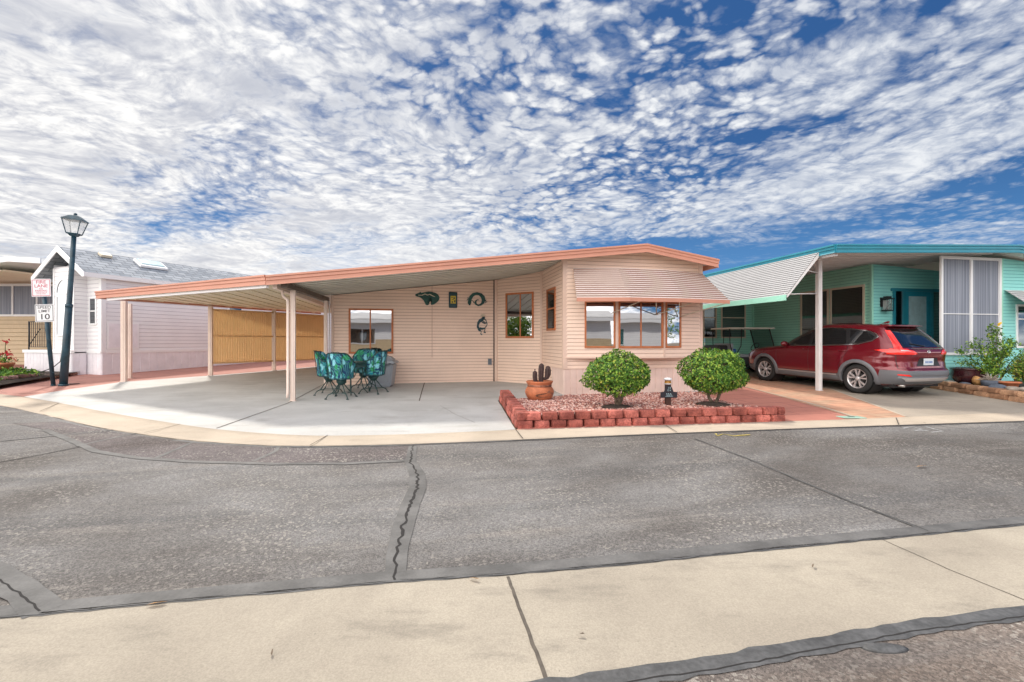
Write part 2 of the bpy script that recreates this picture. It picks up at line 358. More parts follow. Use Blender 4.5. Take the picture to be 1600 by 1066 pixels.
M['dry_leaf'] = mat('dry_leaf', (.50, .27, .10), .8, var=.3, vscale=20)

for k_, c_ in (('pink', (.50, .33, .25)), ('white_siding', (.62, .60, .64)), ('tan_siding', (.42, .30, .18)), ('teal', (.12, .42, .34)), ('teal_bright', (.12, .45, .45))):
    M[k_+'_groove'] = mat(k_+'_lap_shade', c_, .7)  # darker siding tone that paints the shadow line at each lap

def per_island(m, lo, hi):
    t = NT(m.node_tree); b = t.n['Principled BSDF']; g = t.new('ShaderNodeNewGeometry').outputs['Random Per Island']
    src = b.inputs['Base Color'].links[0].from_socket
    t.put(b.inputs['Base Color'], t.mix(1.0, src, t.mix(g, lo, hi), 'MULTIPLY'))
for k_ in ('brick_red', 'brick_tan', 'brick_old'): per_island(M[k_], (.68, .62, .60), (1.30, 1.35, 1.40))
# ------------------------------------------------------------------ terrain and pixel helpers
Y0, Y1, SL = 7.0, 22.0, 0.03
def h(y): return SL*(min(max(y, Y0), Y1)-Y0)
def G(px_, py_, off=0.0):
    """ground point seen at a photo pixel (used only to read the site plan)"""
    dy = (py_-533.0); dx = (px_-800.0)/FPX
    Y = FPX*(CAMH-off)/dy
    if Y > Y0: Y = (CAMH-off+SL*Y0)/(dy/FPX+SL)
    if Y > Y1: Y = (CAMH-off-SL*(Y1-Y0))*FPX/dy
    return (dx*Y, Y)
# ------------------------------------------------------------------ object helpers
def obj(name, bm, m, parent=None, smooth=False):
    me = bpy.data.meshes.new(name)
    if isinstance(bm, tuple):
        me.from_pydata(bm[0], [], bm[1]); me.update()
        if len(bm) > 2:
            me.polygons.foreach_set('material_index', bm[2])
    else:
        bm.normal_update(); bm.to_mesh(me); bm.free()
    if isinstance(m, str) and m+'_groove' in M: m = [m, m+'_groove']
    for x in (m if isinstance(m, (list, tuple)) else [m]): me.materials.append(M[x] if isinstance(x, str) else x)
    if smooth: me.polygons.foreach_set('use_smooth', [True]*len(me.polygons))
    o = bpy.data.objects.new(name, me); COL.objects.link(o)
    if parent: o.parent = parent
    return o
def tag(o, label, cat, group=None, kind=None):
    if label: o['label'] = label
    if cat: o['category'] = cat
    if group: o['group'] = group
    if kind: o['kind'] = kind
    return o
def thing(name, label, cat, loc=(0, 0, 0), rz=0, group=None):
    o = bpy.data.objects.new(name, None); COL.objects.link(o); o.location = loc; o.rotation_euler = (0, 0, rz)
    o.empty_display_size = .2
    return tag(o, label, cat, group)
def struct(name, bm, m):
    o = obj(name, bm, m); o['kind'] = 'structure'; return o
def dup(root, loc=None, rz=None, label=None, group=None):
    r = root.copy(); COL.objects.link(r)
    if loc is not None: r.location = loc
    if rz is not None: r.rotation_euler = (root.rotation_euler[0], root.rotation_euler[1], rz)
    if label: r['label'] = label
    if group: r['group'] = group
    for ch in list(root.children):
        c = ch.copy(); COL.objects.link(c); c.parent = r
        for g in ch.children:
            q = g.copy(); COL.objects.link(q); q.parent = c
    return r
def NB(): return bmesh.new()
def boards(name, m, par, *bs):
    for b in bs:
        bm = NB()
        if isinstance(b[0], Fr): fbox(bm, *b)
        else: box(bm, *b)
        obj(name, bm, m, par)
def box(bm, x0, x1, y0, y1, z0, z1, mx=None, bev=0, mi=0):
    vs = [bm.verts.new((x, y, z)) for z in (z0, z1) for x, y in ((x0, y0), (x1, y0), (x1, y1), (x0, y1))]
    if mx is not None:
        for v in vs: v.co = mx @ v.co
    fs = [bm.faces.new([vs[i] for i in q]) for q in ((0, 3, 2, 1), (4, 5, 6, 7), (0, 1, 5, 4), (1, 2, 6, 5), (2, 3, 7, 6), (3, 0, 4, 7))]
    for f in fs: f.material_index = mi
    if bev > 0:
        es = {e for f in fs for e in f.edges}
        bmesh.ops.bevel(bm, geom=list(es), offset=bev, segments=2, affect='EDGES', profile=.5)
    return fs
def tube(bm, pts, r, n=8, caps=True, mi=0):
    """tube through points; r a number or one per point"""
    pts = [Vector(p) for p in pts]; rs = r if isinstance(r, (list, tuple)) else [r]*len(pts)
    rings = []; up = None
    for i, p in enumerate(pts):
        t = (pts[min(i+1, len(pts)-1)]-pts[max(i-1, 0)]).normalized()
        if up is None:
            a = Vector((0, 0, 1)) if abs(t.z) < .9 else Vector((1, 0, 0)); up = t.cross(a).normalized()
        else:
            up = (up-t*up.dot(t)).normalized()
        b = t.cross(up)
        rings.append([bm.verts.new(p+rs[i]*(math.cos(2*PI*k/n)*up+math.sin(2*PI*k/n)*b)) for k in range(n)])
    for a, b in zip(rings, rings[1:]):
        for k in range(n):
            f = bm.faces.new((a[k], a[(k+1) % n], b[(k+1) % n], b[k])); f.smooth = n > 5; f.material_index = mi
    if caps:
        for rg in (rings[0][::-1], rings[-1]):
            f = bm.faces.new(rg); f.material_index = mi
def lathe(bm, prof, n=32, cx=0, cy=0, mi=0, axis='z', caps=True):
    rings = []
    for r, z in prof:
        ring = []
        for k in range(n):
            a = 2*PI*k/n
            if axis == 'z': co = (cx+r*math.cos(a), cy+r*math.sin(a), z)
            else: co = (z, cx+r*math.cos(a), cy+r*math.sin(a))      # axis x
            ring.append(bm.verts.new(co))
        rings.append(ring)
    for a, b in zip(rings, rings[1:]):
        for k in range(n):
            f = bm.faces.new((a[k], a[(k+1) % n], b[(k+1) % n], b[k])); f.smooth = True; f.material_index = mi
    if caps:
        for rg in (rings[0][::-1], rings[-1]):
            if (rg[0].co-rg[n//2].co).length > 1e-4:
                f = bm.faces.new(rg); f.material_index = mi
def prism(bm, pts, z0, z1, mi=0):
    a = [bm.verts.new((x, y, z0)) for x, y in pts]; b = [bm.verts.new((x, y, z1)) for x, y in pts]
    n = len(pts)
    bm.faces.new(a[::-1]).material_index = mi; bm.faces.new(b).material_index = mi
    for i in range(n): bm.faces.new((a[i], a[(i+1) % n], b[(i+1) % n], b[i])).material_index = mi
def sheet(pts, off):
    """flat polygon laid on the ground, split at the terrain creases"""
    bm = NB(); vs = [bm.verts.new((x, y, 0)) for x, y in pts]; bm.faces.new(vs)
    bmesh.ops.triangulate(bm, faces=bm.faces[:])
    for yy in (Y0, Y1):
        bmesh.ops.bisect_plane(bm, geom=bm.verts[:]+bm.edges[:]+bm.faces[:], plane_co=(0, yy, 0), plane_no=(0, 1, 0))
    for v in bm.verts: v.co.z = h(v.co.y)+off
    bmesh.ops.recalc_face_normals(bm, faces=bm.faces[:])
    for f in bm.faces:
        f.normal_update()
        if f.normal.z < 0: f.normal_flip()
    return bm
def strip_into(bm, pts, wd, off, jit=0.0, step=.12):
    """ribbon along a path on the ground (cracks, seals, joints); wd number or per-point list"""
    if off < .02: off = .0048+(off-.006)*.3
    P2 = []; ws = wd if isinstance(wd, (list, tuple)) else [wd]*len(pts)
    for (a, wa), (b, wb) in zip(zip(pts, ws), zip(pts[1:], ws[1:])):
        n = max(1, int(math.dist(a, b)/step))
        for i in range(n):
            t = i/n; P2.append((a[0]+(b[0]-a[0])*t+random.uniform(-jit, jit), a[1]+(b[1]-a[1])*t+random.uniform(-jit, jit), (wa+(wb-wa)*t)*random.uniform(1-min(.5, jit*18), 1+min(.5, jit*18))))
    P2.append((*pts[-1], ws[-1]))
    L = []
    for i, (x, y, w_) in enumerate(P2):
        a = P2[max(0, i-1)]; b = P2[min(len(P2)-1, i+1)]
        dx, dy = b[0]-a[0], b[1]-a[1]; l = math.hypot(dx, dy) or 1
        nx, ny = -dy/l*w_/2, dx/l*w_/2
        L.append((bm.verts.new((x+nx, y+ny, h(y+ny)+off)), bm.verts.new((x-nx, y-ny, h(y-ny)+off))))
    for a, b in zip(L, L[1:]):
        f = bm.faces.new((a[0], a[1], b[1], b[0])); f.normal_update()
        if f.normal.z < 0: f.normal_flip()
# frame helper: origin (ox,oy), direction (ax,ay); s along, d outward (to the right of the direction), z up
class Fr:
    def __init__(s, p0, p1):
        s.o = p0; dx, dy = p1[0]-p0[0], p1[1]-p0[1]; s.L = math.hypot(dx, dy); s.a = (dx/s.L, dy/s.L); s.nrm = (s.a[1], -s.a[0])
        s.mx = Matrix(((s.a[0], s.nrm[0], 0, p0[0]), (s.a[1], s.nrm[1], 0, p0[1]), (0, 0, 1, 0), (0, 0, 0, 1)))
    def p(s, a, d, z): return (s.o[0]+s.a[0]*a+s.nrm[0]*d, s.o[1]+s.a[1]*a+s.nrm[1]*d, z)
def fbox(bm, F, s0, s1, d0, d1, z0, z1, mi=0, bev=0):
    fs = box(bm, s0, s1, d0, d1, z0, z1, F.mx, 0, mi)
    bmesh.ops.recalc_face_normals(bm, faces=fs)
def siding(bm, F, s0, s1, z0, za, zb, pitch=.085, dep=.012, base_d=0.0, mi=0):
    """clapboard courses between s0..s1, from z0 up to a sloping top za..zb"""
    t = NB(); top = max(za, zb); z = z0
    while z < top:
        z2 = z+pitch
        zg = z+pitch*.86
        q = [t.verts.new(F.p(s, base_d+dd, zz)) for s, dd, zz in ((s0, dep, z), (s1, dep, z), (s1, .004, zg), (s0, .004, zg))]
        t.faces.new(q)
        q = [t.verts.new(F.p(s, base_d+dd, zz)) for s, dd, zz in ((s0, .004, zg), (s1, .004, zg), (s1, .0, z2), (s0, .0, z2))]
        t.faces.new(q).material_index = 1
        q2 = [t.verts.new(F.p(s, base_d+dd, zz)) for s, dd, zz in ((s0, .001, z), (s1, .001, z), (s1, dep, z), (s0, dep, z))]
        t.faces.new(q2)
        z = z2
    pa = Vector(F.p(s0, base_d, za)); pb = Vector(F.p(s1, base_d, zb)); up = (pb-pa).cross(Vector((F.nrm[0], F.nrm[1], 0)))
    if up.z < 0: up = -up
    bmesh.ops.bisect_plane(t, geom=t.verts[:]+t.edges[:]+t.faces[:], plane_co=pa, plane_no=up.normalized(), clear_outer=True)
    merge(bm, t, None)
def merge(bm, t, mi=0):
    mp = {v: bm.verts.new(v.co) for v in t.verts}
    for f in t.faces:
        try:
            g = bm.faces.new([mp[v] for v in f.verts]); g.material_index = mi if mi is not None else f.material_index; g.smooth = f.smooth
        except ValueError: pass
    t.free()
def skirt(bm, F, s0, s1, z0, z1, pitch=.15, dep=.012):
    s = s0
    while s < s1-1e-4:
        e = min(s+pitch, s1)
        prof = [(s, 0), (s+.012, dep), (e-.012, dep), (e, 0)]
        for (a, da), (b, db) in zip(prof, prof[1:]):
            if b <= a: continue
            bm.faces.new([bm.verts.new(F.p(*q)) for q in ((a, da, z0), (b, db, z0), (b, db, z1), (a, da, z1))])
        s = e
def window(parent, F, s0, s1, z0, z1, fm, gm, mull=(), rails=(), fw=.05, d=.03, name='window', glabel=None, blinds=None):
    bm = NB()
    fbox(bm, F, s0-fw, s0, .0, d, z0-fw, z1+fw); fbox(bm, F, s1, s1+fw, .0, d, z0-fw, z1+fw)
    fbox(bm, F, s0, s1, .0, d-.002, z1, z1+fw); fbox(bm, F, s0, s1, .0, d+.012, z0-fw, z0)
    for s in mull: fbox(bm, F, s-fw*.35, s+fw*.35, .002, d-.004, z0, z1)
    for z in rails: fbox(bm, F, s0, s1, .002, d-.006, z-fw*.35, z+fw*.35)
    o = obj(name, bm, fm, parent)
    edges = [s0]+list(mull)+[s1]
    for a, b in zip(edges, edges[1:]):
        g = NB(); g.faces.new([g.verts.new(F.p(*q)) for q in ((a, .016, z0), (b, .016, z0), (b, .016, z1), (a, .016, z1))])
        obj('pane', g, gm, o)
    return o
# ------------------------------------------------------------------ ground
kerb_out = [G(*p) for p in ((0, 634), (48, 643), (95, 655), (145, 667), (200, 676), (280, 687.5), (350, 693.5), (425, 697.5), (500, 698), (645, 695), (800, 688.5), (1050, 677.5), (1250, 670), (1600, 658.5))]
kerb_in = [G(*p) for p in ((0, 617.5), (37, 622), (87, 630), (125, 638), (170, 647), (280, 665.5), (350, 675), (450, 682.5), (500, 684), (645, 681.5), (805, 673.5), (1100, 665), (1230, 660.5), (1346, 657), (1416, 653.5), (1600, 646))]
ext = lambda a, b, k: (b[0]+(b[0]-a[0])*k, b[1]+(b[1]-a[1])*k)
ko_far = [(-40, kerb_out[0][1]+13.5)]; ki_far = [(-39.7, kerb_in[0][1]+14.1)]
ko = ko_far+kerb_out+[ext(kerb_out[-2], kerb_out[-1], 12)]; ki = ki_far+kerb_in+[ext(kerb_in[-2], kerb_in[-1], 18)]
struct('ground', sheet([(-300, -200), (300, -200), (300, 400), (-300, 400)], -.03), 'dirt')
struct('road', sheet([(-45, -6.5), (70, -6.5)]+[ko[-1]]+ko[::-1], 0), 'asphalt')
# kerb with a slightly dished cross-section
bm = NB()
def resample(pl, n):
    ds = [0]
    for a, b in zip(pl, pl[1:]): ds.append(ds[-1]+math.dist(a, b))
    out = []
    for i in range(n):
        t = ds[-1]*i/(n-1); k = max(j for j in range(len(pl)) if ds[j] <= t+1e-9); k = min(k, len(pl)-2)
        u = (t-ds[k])/(ds[k+1]-ds[k]); out.append((pl[k][0]+(pl[k+1][0]-pl[k][0])*u, pl[k][1]+(pl[k+1][1]-pl[k][1])*u))
    return out
def smooth_pl(pl, it=2):
    for _ in range(it):
        q = [pl[0]]
        for a, b in zip(pl, pl[1:]): q += [(a[0]*.75+b[0]*.25, a[1]*.75+b[1]*.25), (a[0]*.25+b[0]*.75, a[1]*.25+b[1]*.75)]
        pl = q+[pl[-1]]
    return pl
ko_s = smooth_pl(ko[1:-1]); ki_s = smooth_pl(ki[1:-1])
A = resample([ko[0]]+ko_s+[ko[-1]], 260); B = resample([ki[0]]+ki_s+[ki[-1]], 260)
# pair by nearest point so that the kerb keeps its width
B2 = []
for a in A:
    best = min(((math.dist(a, (p[0]+(q[0]-p[0])*t, p[1]+(q[1]-p[1])*t)), (p[0]+(q[0]-p[0])*t, p[1]+(q[1]-p[1])*t)) for p, q in zip(B, B[1:]) for t in (0, .5)), key=lambda z: z[0])
    B2.append(best[1])
rows = []
for a, b in zip(A, B2):
    r = []
    for t, z in ((-.02, -.03), (0, .012), (.25, .006), (.7, .018), (1.0, .024), (1.06, -.03)):
        x = a[0]+(b[0]-a[0])*t; y = a[1]+(b[1]-a[1])*t; r.append(bm.verts.new((x, y, h(y)+z)))
    rows.append(r)
for p, q in zip(rows, rows[1:]):
    for i in range(5):
        f = bm.faces.new((p[i], p[i+1], q[i+1], q[i])); f.smooth = True
bmesh.ops.recalc_face_normals(bm, faces=bm.faces[:])
k_ = struct('kerb', bm, 'conc_kerb')
# near concrete valley gutter crossing the road
U = (math.cos(R(11.25)), math.sin(R(11.25)))
gf = [G(*p) for p in ((0, 968), (300, 939), (615, 911), (800, 899), (1000, 881), (1230, 857), (1380, 843), (1600, 821))]
gn = [G(*p) for p in ((1600, 949), (1400, 975), (1100, 1030), (860, 1064))]
gn += [(gn[-1][0]-U[0]*3.0, gn[-1][1]-U[1]*3.0), (gn[-1][0]-U[0]*40, gn[-1][1]-U[1]*40)]
gfar = [(gf[0][0]-U[0]*40, gf[0][1]-U[1]*40)]+gf+[(gf[-1][0]+U[0]*40, gf[-1][1]+U[1]*40)]
gnear = [(gn[0][0]+U[0]*40, gn[0][1]+U[1]*40)]+gn
struct('gutter', sheet(gfar+gnear, .004), 'conc_gutter')
struct('near_road', sheet([gnear[-1]]+gnear[::-1][1:]+[(60, -6.4), (-44, -6.4)], .003), 'asphalt_near')
# older patched asphalt beside the curved kerb
pat_in = [G(*p) for p in ((20, 662), (70, 672), (110, 688), (150, 706), (215, 716), (300, 722), (425, 725.5), (540, 725), (642, 720))]
pat_out = [G(*p) for p in ((645, 697), (500, 701), (425, 700), (350, 696), (280, 690), (200, 679), (145, 670), (95, 659))]
struct('road_patch', sheet(pat_in+pat_out, .004), 'asphalt_patch')
# sealed bands, cracks and joints
bs = NB()
strip_into(bs, gfar[0:1]+[(a[0]+(-.19)*.07, a[1]+.075) for a in gf]+[gfar[-1]], .11, .0075, .002, .2)
vc = [G(*p) for p in ((645, 697), (641, 722), (652, 742), (653, 762), (641, 790), (628, 830), (620, 868), (617, 908))]
strip_into(bs, vc, [.10, .12, .15, .16, .16, .15, .13, .12], .0085, .002)
strip_into(bs, [G(*p) for p in ((70, 672), (110, 688), (150, 706), (215, 716), (300, 722), (425, 725.5), (540, 725), (642, 720))], .09, .0095, .004)
for pl in (((0, 690), (140, 676), (178, 672)), ((118, 698), (200, 680), (262, 668.5)), ((395, 722), (430, 706), (436, 699)), ((240, 718), (275, 703), (300, 692))):
    strip_into(bs, [G(*p) for p in pl], .05, .0105, .004)
strip_into(bs, [G(*p) for p in ((-30, 885), (0, 902), (40, 930), (70, 957))], .16, .0105, .006)
strip_into(bs, [G(*p) for p in ((1085, 686), (1180, 722), (1250, 752), (1330, 785), (1450, 831))], .03, .0105, .004)
struct('seal_bands', bs, 'sealer')
bd = NB()
def lerp_pl(pl, off): return [(a[0]+.19*off, a[1]-off) for a in pl]
strip_into(bd, [gnear[0]]+lerp_pl(gn[:-1], .045)+[gn[-1]], .10, .0115, .007, .08)
strip_into(bd, [gfar[0]]+gf+[gfar[-1]], .024, .0115, .007, .09)
strip_into(bd, [(a[0]-.06, a[1]-.03) for a in kerb_out[5:]], .07, .0085, .012)
struct('seal_dark', bd, 'sealer_dark')
bc = NB()
strip_into(bc, vc, [.012, .018, .016, .03, .022, .02, .016, .014], .014, .016, .045)
strip_into(bc, [gfar[0]]+gf+[gfar[-1]], .006, .015, .007, .05)
strip_into(bc, [gnear[0]]+lerp_pl(gn[:-1], .07)+[gn[-1]], .007, .015, .006, .05)
strip_into(bc, [G(*p) for p in ((0, 723), (60, 712), (125, 699))], .02, .011, .006)
strip_into(bc, [G(*p) for p in ((-30, 893), (0, 908), (35, 932), (62, 957))], .010, .014, .006, .05)
strip_into(bc, [G(*p) for p in ((1085, 686), (1180, 722), (1250, 752), (1330, 785), (1450, 831))], .006, .014, .009, .07)
strip_into(bc, [G(*p) for p in ((0, 634), (48, 643), (95, 655), (145, 667), (200, 676), (280, 687.5), (350, 693.5), (425, 697.5), (500, 698), (645, 695), (800, 688.5))], .012, .016, .004)
strip_into(bc, [(a[0], a[1]-.01) for a in kerb_out[10:]], .045, .016, .004)
strip_into(bc, [G(*p) for p in ((1420, 656), (1480, 668), (1600, 681))], .012, .014, .006)
struct('road_cracks', bc, 'crack')
bj = NB()
strip_into(bj, [G(*p) for p in ((793, 902), (820, 975), (853, 1063))], .018, .0095, .003, .05)
strip_into(bj, [G(*p) for p in ((1378, 844), (1480, 890), (1605, 941))], .007, .0095, .002, .05)
for p in (((225, 679), (282, 665)), ((484, 699), (512, 683)), ((806, 674), (817, 688)), ((1040, 667), (1058, 678)), ((62, 645), (92, 632)), ((1400, 655), (1405, 668))):
    a, b = G(*p[0]), G(*p[1]); strip_into(bj, [a, b], .014, .027, .001, .3)
struct('gutter_joints', bj, 'joint')
# painted survey marks
bp = NB()
strip_into(bp, [G(*p) for p in ((1410, 670), (1425, 667), (1440, 671), (1428, 674), (1450, 673))], .03, .006, .01)
strip_into(bp, [G(*p) for p in ((1446, 667), (1460, 671), (1472, 674), (1455, 676))], .035, .006, .01)
o = struct('road_marks', bp, 'paint_white')
bp = NB(); strip_into(bp, [G(*p) for p in ((1117, 678), (1122, 682), (1130, 679), (1148, 682), (1172, 680))], .035, .0135, .012)
struct('road_marks_yellow', bp, 'paint_yellow')
# patio slab, pavings, drive
HU = R(11.25)
PX, PY = 1.175, 10.66
def HW(u, v): return (PX+math.cos(HU)*u-math.sin(HU)*v, PY+math.sin(HU)*u+math.cos(HU)*v)
edge_l = [G(*p) for p in ((37, 621.5), (110, 609.5), (190, 598.2), (329, 588), (428, 580))]
slab_pts = edge_l+[(-7.0, 19.6), HW(-6.0, 12)]+[HW(4.5, 12), HW(3.6, -.2)]+[G(885, 619), G(778, 627.5), G(805, 674)]
kin = [p for p in kerb_in[1:11]][::-1]
struct('patio_slab', sheet(slab_pts[:-1]+[ (kerb_in[10][0], kerb_in[10][1]) ]+smooth_pl(kin[1:-1])+[edge_l[0]], .022), 'conc_slab')
bj = NB()
strip_into(bj, [G(*p) for p in ((338, 672), (450, 632), (461, 626), (509.5, 600), (522, 592))], .02, .027, .002)
strip_into(bj, [G(*p) for p in ((655, 628.5), (659, 614), (663.5, 599))], .022, .027, .002)
strip_into(bj, [G(*p) for p in ((688, 636), (712, 650), (742, 663))], .006, .027, .006)
struct('patio_joints', bj, 'joint')
gl = G(0, 617.5)
struct('paving_left', sheet([edge_l[0], (kerb_in[0][0]+.0, kerb_in[0][1]), (-39, kerb_in[0][1]+14.2), (-26, 24), (-15, 30), (-7, 30), (-7.0, 19.6)]+edge_l[1:][::-1], .018), 'red_paver_l')
red = [G(805, 674), G(1232, 660.5), G(1346, 657), G(1169, 607), (4.2, 17), (2.0, 17), HW(3.6, .5), HW(-.3, -.7)]
struct('paving_right', sheet(red, .014), 'red_paver')
fl = [G(1346, 657), G(1416, 653.5), G(1298, 609), (6.9, 18), (4.2, 18), G(1169, 607)]
struct('flagstone_strip', sheet(fl, .019), 'flagstone')
cd = [G(1416, 653.5), G(1600, 646), (11.2, 8.9), (10.55, 12), (9.0, 18), (6.9, 18), G(1298, 609)]
struct('drive', sheet(cd, .016), 'conc_drive')
bj = NB(); strip_into(bj, [G(1346, 656.5), G(1260, 630), G(1169, 607), (4.2, 18)], .05, .024, .003); strip_into(bj, [G(1416, 653), G(1298, 609)], .05, .024, .003)
struct('paving_edges', bj, 'conc_kerb')
# ------------------------------------------------------------------ the pink mobile home
def h_at(u, v, HWf): return h(HWf(u, v)[1])
house = thing('mobile_home', 'salmon pink mobile home with sloping roof running out into an open carport', 'mobile home', (PX, PY, 0), HU)
RZ, RU = 3.547, 1.82
def rz(u): return RZ-.1175*(RU-u) if u < RU else RZ-.162*(u-RU)
g0 = .06
P3, P4, P2, P1, P0 = (0, 0), (3.45, 0), (0, 1.9), (-1.07, 2.93), (-5.49, 2.93)
def top(u): return rz(u)-.13
# walls
bm = NB()
F1 = Fr(P0, P1); siding(bm, F1, 0, F1.L, h(12.6)+.015, top(P0[0]), top(P1[0]))
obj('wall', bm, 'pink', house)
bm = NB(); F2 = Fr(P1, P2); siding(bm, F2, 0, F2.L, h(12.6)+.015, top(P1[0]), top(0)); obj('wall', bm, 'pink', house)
bm = NB(); F3 = Fr(P2, P3); siding(bm, F3, 0, F3.L, .72, top(0), top(0)); obj('wall', bm, 'pink', house)
FF = Fr(P3, P4)
bm = NB(); siding(bm, FF, 0, RU, .72, rz(0)-.05, rz(RU)-.05); siding(bm, FF, RU, 3.45, .72, rz(RU)-.05, rz(3.45)-.05); obj('wall', bm, 'pink', house)
FR = Fr(P4, (3.45, 12)); bm = NB(); siding(bm, FR, 0, FR.L, .72, rz(3.45)-.05, rz(3.45)-.05)
FL = Fr((-5.49, 12), P0); siding(bm, FL, 0, FL.L, .15, top(-5.49), top(-5.49))
FB = Fr((3.45, 12), (-5.49, 12)); siding(bm, FB, 0, FB.L-7.31, .3, top(3.45), rz(RU)); siding(bm, FB, 1.63, FB.L, .3, rz(RU), top(-5.49)); obj('wall', bm, 'pink', house)
bm = NB(); skirt(bm, FF, 0, 3.45, -.1, .72); skirt(bm, F3, .95, F3.L, -.1, .72); skirt(bm, FR, 0, 6, -.1, .72, .15); obj('skirting', bm, 'pink_skirt', house)
bm = NB(); siding(bm, F3, 0, .95, .2, .72, .72); obj('wall', bm, 'pink', house)
# corner boards and trims
boards('corner_trim', 'pink_trim', house, (-.025, .075, -.026, .0, .72, rz(0)-.06), (-.026, .0, .0, .07, .72, rz(0)-.06), (3.37, 3.476, -.024, .0, .72, rz(3.4)-.05), (3.45, 3.474, .0, .08, .72, rz(3.4)-.05),
    (F2, 0.0, .05, .0, .028, .12, top(-1.0)), (F2, F2.L-.05, F2.L, .0, .028, .12, top(0)), (F3, 0, .045, .0, .027, .12, top(0)), (F1, F1.L-.05, F1.L, .0, .028, .12, top(-1.07)), (F1, 0, .06, .0, .028, .12, top(-5.45)))
boards('skirting_cap', 'pink_trim', house, (FF, 0, 3.45, .0, .022, .705, .735), (F3, .95, F3.L, 0, .022, .705, .735))
# seam battens on the long wall
bm = NB(); fbox(bm, F1, 2.62, 2.632, .0, .018, .9, top(P0[0]+2.62)); obj('wall_seam', bm, 'pink_groove', house)
bm = NB(); fbox(bm, F1, F1.L-.085, F1.L-.05, .0, .02, .2, top(-1.1)); obj('downpipe', bm, 'brown_beam', house)
# bay window: three facets that stand out from the front wall
b0, b1, b2, b3 = (.035, -.012), (1.17, -.26), (2.30, -.285), (3.40, -.015)
bz0, bz1 = .985, 2.98
bay = NB()
BF = [Fr(b0, b1), Fr(b1, b2), Fr(b2, b3)]
for F_ in BF: siding(bay, F_, 0, F_.L, bz0, bz1, bz1)
bay.faces.new([bay.verts.new((*p, bz0)) for p in (b0, b1, b2, b3)])
bay.faces.new([bay.verts.new((*p, bz1)) for p in (b3, b2, b1, b0)])
bayo = obj('bay', bay, 'pink', house)
bm = NB()
for F_ in BF: fbox(bm, F_, 0, F_.L, .0, .022, bz0-.03, bz0+.012); 
fbox(bm, BF[0], BF[0].L-.035, BF[0].L, .0, .022, bz0, bz1); fbox(bm, BF[1], 0, .03, .0, .022, bz0, bz1); fbox(bm, BF[2], 0, .04, .0, .022, bz0, bz1)
obj('bay_trim', bm, 'pink_trim', bayo)
window(house, BF[0], .47, 1.08, 1.235, 2.22, 'rust_frame', 'mirror_glass', fw=.04)
window(house, BF[1], .07, 1.07, 1.235, 2.22, "rust_frame", "mirror_glass", mull=(.57,), fw=.045)
window(house, BF[2], .09, .48, 1.235, 2.22, 'rust_frame', 'mirror_glass', fw=.04)
# other windows
window(house, F1, .485, 1.54, 1.06, 2.17, 'rust_frame', 'mirror_glass', mull=(.99,), fw=.05)
window(house, F2, .38, 1.18, 1.48, 2.63, 'rust_frame', 'mirror_glass', mull=(.81,), fw=.05)
window(house, F3, .56, 1.23, 1.66, 2.6, 'rust_frame', 'dark_glass', rails=(2.15,), fw=.05)
# electric box
bm = NB(); fbox(bm, F1, 4.18, 4.28, .012, .07, .68, .85); obj('outlet_box', bm, 'grey_plastic_d', house)
# ---- roof: main slopes
def roof_slab(pts_uv, zf, th, name, m, par=house):
    bm = NB(); a = [bm.verts.new((u, v, zf(u))) for u, v in pts_uv]; b = [bm.verts.new((u, v, zf(u)-th)) for u, v in pts_uv]
    bm.faces.new(a); bm.faces.new(b[::-1]); n = len(a)
    for i in range(n): bm.faces.new((a[i], b[i], b[(i+1) % n], a[(i+1) % n]))
    bmesh.ops.recalc_face_normals(bm, faces=bm.faces[:])
    return obj(name, bm, m, par)
roof = roof_slab([(-6.11, -.37), (RU, -.37), (RU, 12.3), (-6.11, 12.3)], lambda u: rz(u)-.01, .09, 'roof', 'roof_white')
roof_slab([(RU, -.37), (3.6, -.37), (3.6, 12.3), (RU, 12.3)], lambda u: rz(u)-.01, .07, 'roof', 'roof_white')
# carport ceiling pans with ribs
bm = NB()
v = -.34
while v < 2.92:
    e = min(v+.30, 2.92); u1 = -.02 if v > 0 else 3.5
    for (va, vb, zz) in ((v, v+.02, .135), (v+.02, e, .112)):
        ua, ub = -6.05, (-.01 if va >= -.02 else 0.0)
        bm.faces.new([bm.verts.new(q) for q in ((ua, va, rz(ua)-zz), (ub, va, rz(ub)-zz), (ub, vb, rz(ub)-zz), (ua, vb, rz(ua)-zz))])
    bm.faces.new([bm.verts.new(q) for q in ((-6.05, v+.02, rz(-6.05)-.135), (0, v+.02, rz(0)-.135), (0, v+.02, rz(0)-.112), (-6.05, v+.02, rz(-6.05)-.112))])
    v = e
obj('ceiling', bm, 'ceiling', house)
# stepped fascia profile
def fascia(bm, p0, p1, z0, z1, hh=.19, miter=(0, 0)):
    F = Fr(p0, p1)
    prof = [(.0, 0), (.045, 0), (.05, -.035), (.028, -.05), (.034, -.10), (.016, -.115), (.02, -.165), (.03, -hh), (.0, -hh)]
    A_, B_ = [], []
    for d_, dz_ in prof:
        A_.append(bm.verts.new(F.p(-miter[0]*d_, d_, z0+dz_))); B_.append(bm.verts.new(F.p(F.L+miter[1]*d_, d_, z1+dz_)))
    n = len(prof)
    for i in range(n): bm.faces.new((A_[i], B_[i], B_[(i+1) % n], A_[(i+1) % n]))
    bm.faces.new(A_[::-1]); bm.faces.new(B_)
K, Lp, Dp, Ep = (-6.11, -.40), (-11.44, 3.88), (-7.15, 10.2), (-6.11, 10.5)
bm = NB()
fascia(bm, K, (RU, -.40), rz(-6.11), RZ); fascia(bm, (RU, -.40), (3.62, -.40), RZ, rz(3.62)); fascia(bm, (3.62, -.40), (3.62, 12.3), rz(3.62), rz(3.62))
